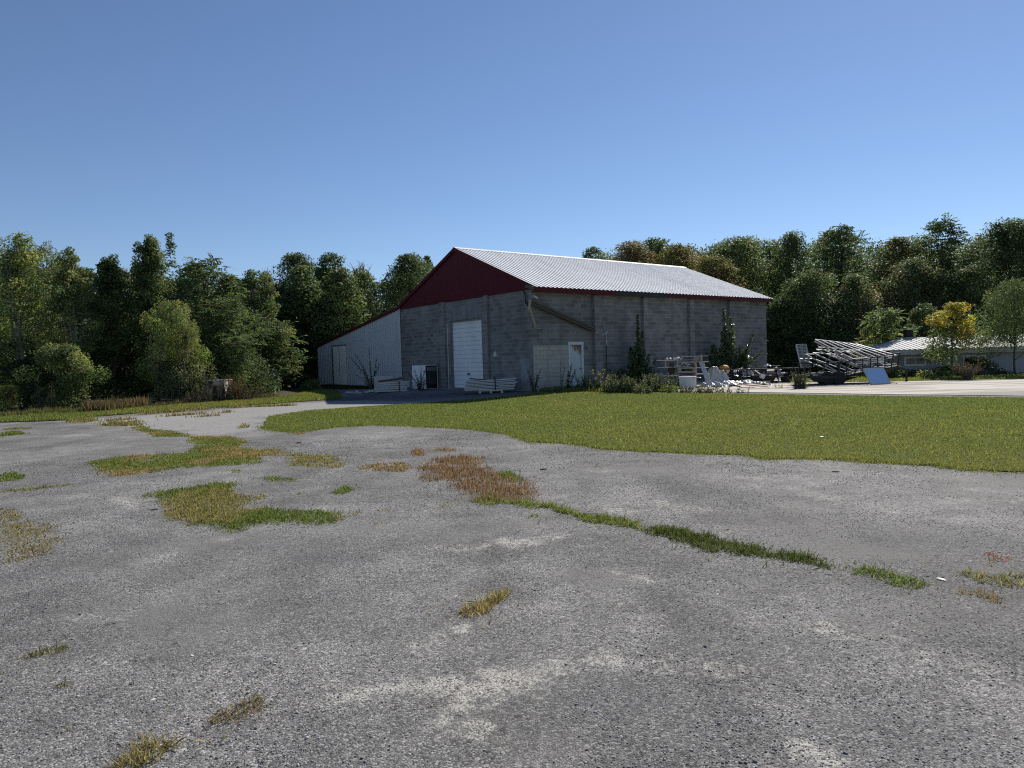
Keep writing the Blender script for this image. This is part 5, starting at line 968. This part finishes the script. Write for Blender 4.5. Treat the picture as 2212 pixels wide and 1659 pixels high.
# left edge of the wood
T('poplar_tree', 'tall airy poplar with pale leaning stems, farthest left', 'tree', 55, 497, 34, 78, 'poplar', 'poplar', 850, 430, trunk='palebark', stems=4, tr=.10, spires=5, pal2='lime', leafk=1.15)
T('poplar_tree', 'sunlit poplar at the left border cut by the photo edge', 'tree', -22, 508, 35, 60, 'poplar', 'poplar', 850, 420, trunk='palebark', stems=2, spires=3, leafk=1.15)
T('willow_tree', 'fuzzy fine leaved willow top between the two pale poplars at left', 'tree', 112, 517, 38, 40, 'willow', 'olive', 800, 620)
T('poplar_tree', 'loose poplar with bright leaves, second from the left', 'tree', 162, 530, 35, 50, 'poplar', 'poplar', 820, 460, stems=2, trunk='palebark', spires=4, leafk=1.15)
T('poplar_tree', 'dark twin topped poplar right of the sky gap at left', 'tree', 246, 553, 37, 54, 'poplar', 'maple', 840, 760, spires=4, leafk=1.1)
T('poplar_tree', 'tallest spired poplar in the left wood', 'tree', 337, 508, 38, 62, 'spire', 'maple', 800, 720, spires=5, pal2='poplar', leafk=1.1)
T('olive_bush', 'big silvery olive rounded bush bulging toward the lawn strip', 'bush', 378, 652, 35, 66, 'willow', 'olive', 872, 900, pal2='lime', stems=3, tr=.07)
T('maple_bush', 'leafy green bush in front of the leftmost poplars', 'bush', 140, 742, 32.5, 72, 'dome', 'maple', 878, 850, pal2='poplar', stems=3, tr=.05, leafk=1.1)
T('maple_bush', 'dark low bush at the left border under the poplars', 'bush', 45, 775, 33.5, 62, 'dome', 'dark', 885, 850, stems=2, tr=.05)
T('yellow_bush', 'yellow green shrub at the left border beside the brush', 'bush', 6, 832, 31, 44, 'dome', 'yg', 898, 800, stems=2, tr=.03)
T('yellow_bush', 'upper yellow tinged shrub at the left border', 'bush', -12, 715, 33.6, 44, 'dome', 'yg', 830, 500, pal2='maple', stems=2, tr=.04)
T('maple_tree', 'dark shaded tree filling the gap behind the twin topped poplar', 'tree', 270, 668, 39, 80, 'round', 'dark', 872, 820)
T('locust_tree', 'tall feathery locust left of the dip in the treeline', 'tree', 456, 548, 41, 72, 'locust', 'locust', 800, 820, pal2='maple')
T('locust_tree', 'lower feathery locust in front of the tall one', 'tree', 492, 640, 39.5, 88, 'locust', 'locust', 862, 860, pal2='maple')
T('maple_tree', 'small dark rounded tree in the dip of the left treeline', 'tree', 556, 581, 47, 42, 'round', 'dark', 740, 760, pal2='maple')
T('poplar_tree', 'thin pale tree top behind the dip of the left treeline', 'tree', 584, 586, 52, 24, 'poplar', 'poplar', 720, 500, bare=4)
T('maple_tree', 'left of the two tall dark maples behind the lean-to', 'tree', 648, 545, 61, 52, 'round', 'dark', 720, 820)
T('maple_tree', 'right of the two tall dark maples behind the lean-to', 'tree', 722, 544, 60, 46, 'round', 'dark', 720, 820)
T('bare_topped_tree', 'thin rounded tree with bare twigs on top near the red roof edge', 'tree', 786, 574, 62, 30, 'round', 'brownish', 700, 520, bare=8)
T('maple_tree', 'dark tree rising behind the sloping red roof edge', 'tree', 893, 548, 62, 62, 'round', 'dark', 720, 820, spires=2)
T('poplar_tree', 'sprig of leaves just above the red roof edge', 'tree', 930, 552, 66, 22, 'poplar', 'maple', 640, 560)
T('poplar_tree', 'pale green young poplar above the lean-to roof', 'tree', 668, 622, 57, 38, 'spire', 'poplar', 800, 760, spires=3)
T('maple_tree', 'light green tree right behind the lean-to roof', 'tree', 752, 608, 58, 68, 'dome', 'poplar', 760, 760, pal2='lime')
T('yellow_green_tree', 'yellow green bush directly behind the low end of the lean-to', 'tree', 692, 688, 58.5, 62, 'dome', 'lime', 840, 800, pal2='yg')
T('locust_tree', 'mid green feathery tree left of the lean-to corner', 'tree', 592, 688, 48, 66, 'locust', 'locust', 850, 860, pal2='poplar')
T('maple_tree', 'dark undergrowth tree beside the lean-to corner', 'tree', 640, 738, 56, 58, 'dome', 'dark', 846, 820)
T('maple_tree', 'shaded broad tree behind the wooden hutch', 'tree', 505, 742, 41, 90, 'dome', 'dark', 862, 820)
T('small_bush', 'little pale weed bush at the foot of the lean-to corner', 'bush', 672, 818, 47, 20, 'dome', 'poplar', 842, 700, stems=2, tr=.02)
# behind the roof and to the right
T('maple_tree', 'small dark tree top peeping over the ridge of the roof', 'tree', 1286, 533, 66, 36, 'round', 'dark', 640, 760)
T('golden_tree', 'golden brown tree left part of the autumn row behind the roof', 'tree', 1368, 520, 64, 66, 'dome', 'golden', 700, 800, pal2='brownish')
T('golden_tree', 'most golden tree of the autumn row behind the roof', 'tree', 1462, 528, 63, 64, 'dome', 'golden', 720, 820)
T('golden_tree', 'brownish autumn tree behind the low end of the roof', 'tree', 1542, 552, 61, 62, 'dome', 'brownish', 720, 820, pal2='golden')
T('maple_tree', 'green tree top behind the golden row', 'tree', 1420, 514, 69, 50, 'round', 'maple', 640, 700)
T('locust_tree', 'broad green tree right of the golden row', 'tree', 1600, 512, 66, 88, 'dome', 'locust', 720, 820, pal2='poplar')
T('locust_tree', 'domed sunlit tree above the far roof corner', 'tree', 1712, 498, 63, 62, 'dome', 'locust', 760, 820, pal2='maple')
T('locust_tree', 'flat layered locust with double top, highest before the right gap', 'tree', 1822, 480, 62, 60, 'locust', 'locust', 700, 760, pal2='dark')
T('maple_tree', 'brownish dense tree left of the tall right locust', 'tree', 1948, 510, 62, 62, 'round', 'brownish', 740, 800, pal2='dark')
T('locust_tree', 'tall dark layered locust standing above the shed', 'tree', 2038, 469, 60, 62, 'locust', 'dark', 700, 760, pal2='locust')
T('maple_tree', 'big dark tree cut by the right border', 'tree', 2180, 468, 55, 74, 'round', 'dark', 760, 820, spires=3, pal2='maple')
T('maple_tree', 'dark tree beyond the right border of the photo', 'tree', 2262, 500, 56, 62, 'round', 'dark', 760, 760)
T('locust_tree', 'sunlit mid height tree just right of the far building corner', 'tree', 1752, 582, 55, 78, 'dome', 'locust', 810, 860, pal2='maple')
T('maple_tree', 'brown tinged mid height tree above the frame trailer', 'tree', 1850, 590, 55, 60, 'dome', 'brownish', 800, 820, pal2='locust')
T('maple_tree', 'olive brown rounded tree above the left end of the shed', 'tree', 1975, 556, 56, 84, 'dome', 'brownish', 800, 840, pal2='locust')
T('maple_tree', 'dark tree between the brown one and the right border', 'tree', 2095, 575, 54, 62, 'dome', 'dark', 800, 820, pal2='maple')
T('maple_tree', 'deep dark tree standing against the far wall end', 'tree', 1690, 640, 54, 50, 'dome', 'dark', 812, 860)
T('young_locust', 'young bright green locust directly behind the frame trailer', 'tree', 1912, 663, 46, 58, 'locust', 'lime', 800, 760, pal2='locust', clumpk=1.6, tr=.07)
T('maple_tree', 'dark bushy tree between the young locust and the yellow tree', 'tree', 1996, 655, 49, 46, 'dome', 'maple', 790, 760)
T('ash_tree', 'small ash with bright yellow top in front of the shed', 'tree', 2060, 653, 39.4, 43, 'round', 'yellow', 732, 700, pal2=None, tr=.06, clumpk=1.3)
T('willow_tree', 'drooping light green tree overhanging the shed at the right border', 'tree', 2192, 606, 40.0, 72, 'willow', 'maple', 752, 700, pal2='locust', tr=.06, clumpk=1.3)
# green skirt of the yellow ash and the ivy at the shed
ashroot = [o for o in bpy.data.objects if o.name.startswith('ash_tree')][0]
def extra_crown(root, px, top, bottom, Y, hw, pal, dens, style='round', sd_=1, name='crown', mat='leaf'):
    r = np.random.default_rng(sd_); bx = float(pt(px, 750, Y)[0]); z1 = float(pt(px, top, Y)[2]); z0 = float(pt(px, bottom, Y)[2]); R = hw/FPX*Y; Lf = .0037*Y
    (V, F, C), _, _ = crown_arrays(bx, Y, z0, z1, R, style, int((z1-z0)*R*1.5*dens), PAL[pal], Lf, r, seed=sd_); bpy.context.view_layer.update(); return np_mesh(name, V, F, M[mat], root, C)
extra_crown(ashroot, 2064, 700, 792, 39.4, 64, 'poplar', 520, sd_=4, name='lower_foliage')
def bush(name, label, px, top, bot, Y, hw, pal, dens=800, pal2=None, style='dome', mat='leaf', **k): return T(name, label, 'bush', px, top, Y, hw, style, pal, bot, dens, pal2=pal2, stems=3, tr=.015, mat=mat, **k)
bush('ivy_bush', 'dark low creeper under the left shed window', 1988, 797, 820, 40.6, 44, 'dark'); bush('ivy_bush', 'dark creeper mound around the yellow ash trunk', 2058, 790, 822, 40.4, 40, 'dark'); bush('ivy_bush', 'dark creeper covering the wall under the right shed window', 2115, 775, 818, 40.8, 36, 'dark'); bush('ivy_bush', 'small dark creeper at the right part of the shed wall', 2165, 800, 818, 40.9, 18, 'dark')
bush('ivy_bush', 'dark bramble behind the mirror panel', 1925, 785, 822, 39.6, 26, 'dark')
bush('weed_bush', 'pale green weed bush on the verge before the shed', 2000, 797, 826, 37.6, 17, 'lime', 620); bush('weed_bush', 'small light weed on the verge left of the round dry shrub', 2048, 800, 823, 37.8, 10, 'lime', 500)
bush('weed_bush', 'thin weeds on the verge below the left window', 2022, 795, 824, 37.9, 12, 'brownish', 420)
# stalky plants: stems with leaves
def stalks(name, label, cat, loc, specs, pal, Lf, asp=.5, mat='leaf', stem='bark', dl=.06, leafmatter=1.0, tips=None, droop=-.3, group=None):
    R0 = thing(name, loc, label, cat, group=group); bpy.context.view_layer.update(); r = np.random.default_rng(int(abs(loc[0]*131+loc[1]*17)*10) % 9973); m = MB(); Ps = []; Ts = []; Ns = []; Ls = []; Cs = []
    for (dx, dy, hx_, hy_, h, w0) in specs:
        p0 = np.array(loc)+[dx, dy, 0]; p1 = p0+[hx_, hy_, h]; mid = (p0+p1)/2+[hx_*-.12, 0, h*.06]; m.tube([p0, mid, p1], [.012+.006*h, .009+.004*h, .004], 5)
        n = max(3, int(h/dl*leafmatter)); u = r.uniform(.08 if h < 1.5 else .12, 1, n); P = p0*(1-u[:, None])**2+2*mid*(u*(1-u))[:, None]+p1*(u*u)[:, None]
        d = unit(r.normal(size=(n, 3))*[1, 1, .3]); rad = w0*(1-.65*u)*r.uniform(.25, 1, n); P = P+d*rad[:, None]; P[:, 2] += r.normal(0, .04, n)
        Ps.append(P); Ts.append(unit(d+[0, 0, droop]+r.normal(0, .25, (n, 3)))); Ns.append(unit(r.normal(0, .5, (n, 3))+[0, 0, .7]+d*.3)); Ls.append(Lf*r.uniform(.6, 1.25, n)*(1.1-.4*u)); Cs.append(pick(PAL[pal] if isinstance(pal, str) else pal, n, r) if tips is None else np.where((u > .8)[:, None], pick(tips, n, r), pick(PAL[pal] if isinstance(pal, str) else pal, n, r)))
    P = np.concatenate(Ps); L = np.concatenate(Ls); V, F, C = quads(P, np.concatenate(Ts), unit(np.cross(np.cross(np.concatenate(Ts), np.concatenate(Ns)), np.concatenate(Ts))), L, L*asp, np.concatenate(Cs))
    m.build('stem', M[stem], R0, world=True); np_mesh('foliage', V, F, M[mat], R0, C); return R0
r = np.random.default_rng(3)
def near_wall(x, off): p = to_world(x, -off); return (p[0], p[1], float(gz(p[0], p[1])))
def bushy(n, spread, hmax, sd_, lead):
    rr = np.random.default_rng(sd_); out = list(lead)
    for k in range(n):
        a = rr.uniform(-1, 1); h = hmax*(1-.62*abs(a)**.8)*rr.uniform(.35, 1.0); out.append((a*spread*.25, rr.uniform(-.25, .1), a*spread*.75+rr.normal(0, .08), rr.normal(-.12, .18), h, rr.uniform(.24, .5)))
    return out
stalks('poplar_sapling', 'tall broad leaved poplar sapling left of the second wall pier', 'sapling', near_wall(6.1, .75), bushy(26, 1.5, 2.4, 5, [(0, 0, .05, 0, 3.6, .17), (.05, 0, .2, -.1, 2.7, .22)]), [(.075, .125, .035), (.10, .155, .045), (.06, .10, .03)], .19, .8, 'glossleaf', dl=.016, droop=-.9)
stalks('poplar_sapling', 'tall dense poplar sapling shining white green right of the third pier', 'sapling', near_wall(12.75, 1.15), bushy(44, 1.35, 3.4, 6, [(0, 0, -.1, 0, 4.0, .22), (.1, 0, .15, -.1, 3.5, .3), (.1, 0, .3, -.1, 3.1, .35), (.4, 0, 1.5, -.2, 1.5, .12), (.5, -.1, .95, -.2, 2.5, .13)]), [(.085, .13, .042), (.11, .155, .055), (.065, .105, .036)], .175, .75, 'glossleaf', dl=.0105, droop=-.8)
a = at(*Z(1340, 1040, .17179)(1310, 640)); stalks('tall_weed', 'forked tall weed with flat heads at the building corner', 'weed', (a[0], a[1], a[2]), [(0, 0, -.28, 0, 1.0, .12), (.03, 0, .28, 0, 1.02, .13), (-.05, 0, -.12, .1, .75, .12), (.05, 0, .10, 0, .8, .12), (0, 0, .02, 0, .6, .15)], [(.06, .07, .035), (.08, .085, .04), (.045, .055, .03)], .11, .35, dl=.011)
a = at(*Z(1340, 1040, .17179)(1890, 620)); stalks('tall_weed', 'leafy weed standing before the rusty white door frame', 'weed', (a[0], a[1]+.15, a[2]), [(0, 0, .22, 0, 1.25, .16), (-.05, 0, .12, 0, .9, .16), (.08, 0, .3, 0, 1.0, .12)], [(.055, .075, .03), (.075, .095, .035)], .13, .4, dl=.012)
a = at(*Z(1340, 1040, .17179)(1775, 625)); stalks('tall_weed', 'thin bare weed stalk left of the rusty white door', 'weed', (a[0], a[1]+.2, a[2]), [(0, 0, .02, 0, 1.35, .10), (.02, 0, .2, 0, 1.2, .06)], [(.06, .065, .035)], .07, .4, dl=.03)
a = at(*Z(1340, 1040, .17179)(1770, 640)); stalks('mullein_plant', 'pale upright mullein spike at the lawn edge before the cream wall', 'weed', (a[0], a[1], a[2]), [(0, 0, 0, 0, .55, .14), (.05, 0, .08, 0, .3, .16), (-.08, 0, -.1, 0, .28, .15)], [(.17, .18, .10), (.14, .16, .08)], .10, .45, dl=.009)
a = at(*Z(1340, 1040, .17179)(1620, 635)); stalks('low_weed', 'low pale weed with white flowers at the foot of the cream wall', 'weed', tuple(a), [(q, 0, q*.8, 0, .28, .14) for q in (-.2, -.08, .06, .2)], [(.12, .14, .07), (.3, .31, .25)], .07, .6, dl=.006)
def dense_weeds(lst):
    for (f, x, y, wd, h, pal, lab, n, tips) in lst:
        a = at(*f(x, y)); rr = np.random.default_rng(int(x+y)); s = [(rr.uniform(-wd, wd), rr.uniform(-.25, .25), rr.normal(0, .10), rr.normal(0, .08), h*rr.uniform(.45, 1.1), .17) for _ in range(n)]
        stalks('weed_clump', lab, 'weeds', (a[0], a[1]+.25, a[2]), s, pal, .085, .55, dl=.011, tips=tips)
cW = Z(1680, 1020, .13562); WG = [(.10, .13, .05), (.13, .155, .07), (.08, .11, .04), (.17, .19, .10)]; GOLD = [(.50, .36, .05), (.42, .32, .06)]
dense_weeds([(cW, 260, 930, .32, .85, WG, 'goldenrod clump with yellow flower heads right of the rusty white door', 16, GOLD), (cW, 470, 940, .35, .55, WG, 'weed clump between the goldenrod and the poplar sapling', 14, None), (cW, 640, 930, .3, 1.0, WG, 'taller goldenrod with a lone yellow head before the first pier', 6, GOLD),
    (cW, 830, 960, .45, .50, WG, 'low weed clump in front of the left poplar sapling', 18, None), (cW, 1060, 970, .55, .80, WG, 'largest pale green weed clump below the left poplar sapling', 34, None), (cW, 1230, 965, .40, .60, WG, 'weed clump left of the white footing block', 20, None), (cW, 1500, 990, .42, .45, WG, 'lowest rounded weed clump at the lawn edge before the shelves', 22, None), (cW, 1640, 950, .35, .72, WG, 'leafy weed clump in front of the left shelf end', 20, None), (cW, 1900, 930, .55, .78, WG, 'bushy weed clump in front of the junk shelves', 34, None), (cW, 130, 930, .4, .3, WG+[(.16, .12, .06)], 'low brownish weeds before the rusty white door', 14, None)])
c5 = Z(1850, 950, .22604)
dense_weeds([(c5, 850, 895, .62, .30, [(.17, .15, .10), (.12, .13, .06), (.22, .2, .16), (.10, .10, .05)], 'dry flowering weeds on the lawn edge before the white tub', 30, None), (c5, 1060, 895, .55, .28, [(.16, .14, .09), (.11, .12, .055), (.2, .18, .14)], 'dry low weeds on the lawn edge before the plastic heap', 24, None), (c5, 1400, 895, .45, .26, [(.10, .13, .05), (.14, .16, .07)], 'sparse weeds on the lawn edge before the plywood', 9, None), (c5, 600, 890, .4, .35, GREEN, 'grassy tuft on the lawn edge left of the white tub', 18, None)])
a = at(*cE2(520, 1050)); rr = np.random.default_rng(8); stalks('weed_clump', 'spiky weed clump on the concrete left of the trailer wheels', 'weeds', tuple(a), [(rr.uniform(-.25, .25), rr.uniform(-.1, .1), rr.normal(0, .22), 0, rr.uniform(.5, .95), .06) for _ in range(26)]+[(rr.uniform(-.3, .3), -.1, rr.normal(0, .15), 0, .28, .2) for _ in range(14)], [(.09, .11, .05), (.07, .09, .035), (.12, .12, .07)], .09, .35, dl=.012)
a = at(*cE2(180, 1045)); stalks('low_weed', 'tiny weed growing on the concrete before the utility trailer', 'weed', tuple(a), [(q, 0, q*.5, 0, .22, .09) for q in (-.12, 0, .1)], WG, .06, .5, dl=.008)
a = at(*cG(1400, 808)); rr = np.random.default_rng(9); stalks('dry_shrub', 'round tan dry shrub on the pad edge before the shed', 'shrub', tuple(a), [(rr.uniform(-.12, .12), rr.uniform(-.1, .1), rr.normal(0, .36), rr.normal(0, .25), rr.uniform(.5, .95), .07) for _ in range(70)], [(.34, .24, .16), (.27, .19, .12), (.4, .3, .2)], .045, .35, 'dry', dl=.012, droop=.3)
# at the gable and lean-to
a = at(*Z(900, 900, .27125)(690, 890)); rr = np.random.default_rng(12); stalks('dark_weed', 'tall dark bare stemmed weed before the white lean-to', 'weed', (a[0], a[1], a[2]), [(0, 0, -1.25, .2, 2.0, .13), (0, 0, -.9, 0, 2.2, .12), (.05, 0, -.1, 0, 2.5, .12), (.1, 0, .3, 0, 1.8, .12), (.05, 0, .5, 0, 1.5, .12), (0, 0, -.5, .1, 1.4, .14), (0, 0, -1.0, 0, 1.0, .12), (.1, 0, .2, 0, 1.1, .2), (0, -.1, 0, 0, .8, .25)], [(.022, .032, .018), (.032, .042, .02)], .12, .4, dl=.02)
a = at(*cK(1340, 1110)); stalks('dark_weed', 'dark feathery weed in front of the discarded white cabinet', 'weed', tuple(a), [(0, 0, -.6, 0, .95, .12), (0, 0, -.3, 0, 1.15, .12), (0, 0, .3, 0, 1.1, .12), (0, 0, .05, 0, 1.0, .14), (.1, 0, .5, 0, .9, .14), (0, 0, -.1, 0, .6, .2), (.1, 0, .2, 0, .7, .2)], [(.022, .032, .018), (.035, .045, .02)], .15, .22, dl=.011)
a = at(*Z(900, 900, .27125)(1590, 868)); stalks('low_weed', 'small thin weed in front of the roll up door', 'weed', tuple(a), [(0, 0, .02, 0, .85, .09), (0, 0, .1, 0, .5, .07)], [(.03, .04, .025)], .07, .4, dl=.03)
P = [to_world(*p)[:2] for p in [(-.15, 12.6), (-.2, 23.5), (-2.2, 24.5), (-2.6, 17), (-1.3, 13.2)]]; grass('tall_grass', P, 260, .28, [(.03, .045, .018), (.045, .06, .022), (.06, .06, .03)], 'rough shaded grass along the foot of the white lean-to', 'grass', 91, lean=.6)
# dry brush along the foot of the left wood
def strip_poly(pts, d0, d1):
    A = [at(*p) for p in pts]; return [a[:2]*(1+d0/np.hypot(*a[:2])) for a in A]+[a[:2]*(1+d1/np.hypot(*a[:2])) for a in A[::-1]]
BR = [(.17, .125, .075), (.13, .10, .06), (.22, .17, .10), (.09, .085, .045)]
grass('tall_grass', strip_poly([(180, 893), (240, 889), (320, 882)], -.1, 2.6), 420, .85, BR, 'tall brown dry grass in front of the dark gap of the left wood', 'tall grass', 92, lean=.5, wf=.0010, mat='dry')
grass('tall_grass', strip_poly([(-60, 908), (0, 904), (100, 896), (180, 893)], -.1, 2.0), 260, .5, BR+GREEN[:2], 'brown and green brush at the foot of the leftmost bushes', 'tall grass', 93, lean=.55, wf=.0010, mat='dry')
grass('tall_grass', strip_poly([(320, 882), (417, 874), (520, 867), (600, 860)], -.1, 1.8), 260, .45, BR+[(.06, .07, .03)], 'short dry brush along the grass strip before the hutch', 'tall grass', 94, lean=.55, wf=.0010, mat='dry', clump=.3)
for i, (zx, zy, h, wd, pal, lab) in enumerate(((590, 960, 1.25, .7, [(.11, .09, .055), (.08, .075, .04), (.14, .11, .07)], 'brown leafless brush in front of the wooden hutch'), (900, 940, 1.2, .35, [(.26, .14, .06), (.2, .11, .05)], 'rusty orange brush right of the wooden hutch'), (1110, 930, .9, .5, [(.12, .11, .06), (.09, .095, .04)], 'pale brush right of the rusty orange one'), (230, 985, .9, .5, [(.10, .10, .05), (.13, .11, .07)], 'low brush left of the wooden hutch'), (1380, 900, .7, .3, [(.12, .13, .06)], 'sparse pale weeds at the edge of the dark wood'))):
    a = at(*cH(zx, zy)); rr = np.random.default_rng(100+i); stalks('brush', lab, 'brush', (a[0], a[1]+.3, 0), [(rr.uniform(-wd, wd), rr.uniform(-.3, .4), rr.normal(0, .25), 0, h*rr.uniform(.5, 1.1), .14) for _ in range(34)], pal, .10, .35, 'dry', dl=.022, droop=.2)
for i, (x, y, h) in enumerate(((250, 1530, 1.5), (350, 1530, 1.2))):
    a = at(*Z(0, 600, .39788)(x, y)); stalks('dry_spire_weed', ('taller dark feathery weed spire at the left before the bush', 'shorter dark feathery weed spire at the left before the bush')[i], 'weed', (a[0], a[1]+.3, 0), [(0, 0, .03, 0, h, .30), (.05, 0, .05, 0, h*.7, .3), (-.1, 0, -.1, 0, h*.5, .3)], [(.09, .085, .05), (.065, .07, .035)], .11, .25, 'dry', dl=.008, droop=.5)
# the wood behind, one mass
Vw = []; Cw = []; r = np.random.default_rng(17)
def fill(px, top, bot, Y, hw, pal, n):
    bx = float(pt(px, 770, Y)[0]); z1 = float(pt(px, top, Y)[2]); z0 = max(.1, float(pt(px, bot, Y)[2])); R = hw/FPX*Y
    (V, F, C), _, _ = crown_arrays(bx, Y+r.uniform(-2, 2), z0, z1, R, 'dome', n, PAL[pal], .25, r, seed=int(px+2000)); Vw.append(V); Cw.append(C)
sky = [(-700, 540), (0, 545), (170, 570), (215, 650), (250, 590), (330, 565), (375, 610), (440, 580), (520, 605), (600, 612), (650, 575), (760, 575), (820, 625), (850, 600), (900, 572), (940, 580), (1000, 640), (1230, 590), (1280, 556), (1340, 540), (1400, 535), (1500, 530), (1640, 523), (1740, 515), (1800, 506), (1860, 506), (1910, 530), (1960, 530), (2030, 500), (2090, 525), (2130, 520), (2170, 490), (2212, 486), (2900, 480)]
for px in np.arange(-620, 2860, 44):
    inb = 0 < px < 2212; top = np.interp(px, *zip(*sky))+r.uniform(-14, 8); Y = 70 if px > 820 else 55
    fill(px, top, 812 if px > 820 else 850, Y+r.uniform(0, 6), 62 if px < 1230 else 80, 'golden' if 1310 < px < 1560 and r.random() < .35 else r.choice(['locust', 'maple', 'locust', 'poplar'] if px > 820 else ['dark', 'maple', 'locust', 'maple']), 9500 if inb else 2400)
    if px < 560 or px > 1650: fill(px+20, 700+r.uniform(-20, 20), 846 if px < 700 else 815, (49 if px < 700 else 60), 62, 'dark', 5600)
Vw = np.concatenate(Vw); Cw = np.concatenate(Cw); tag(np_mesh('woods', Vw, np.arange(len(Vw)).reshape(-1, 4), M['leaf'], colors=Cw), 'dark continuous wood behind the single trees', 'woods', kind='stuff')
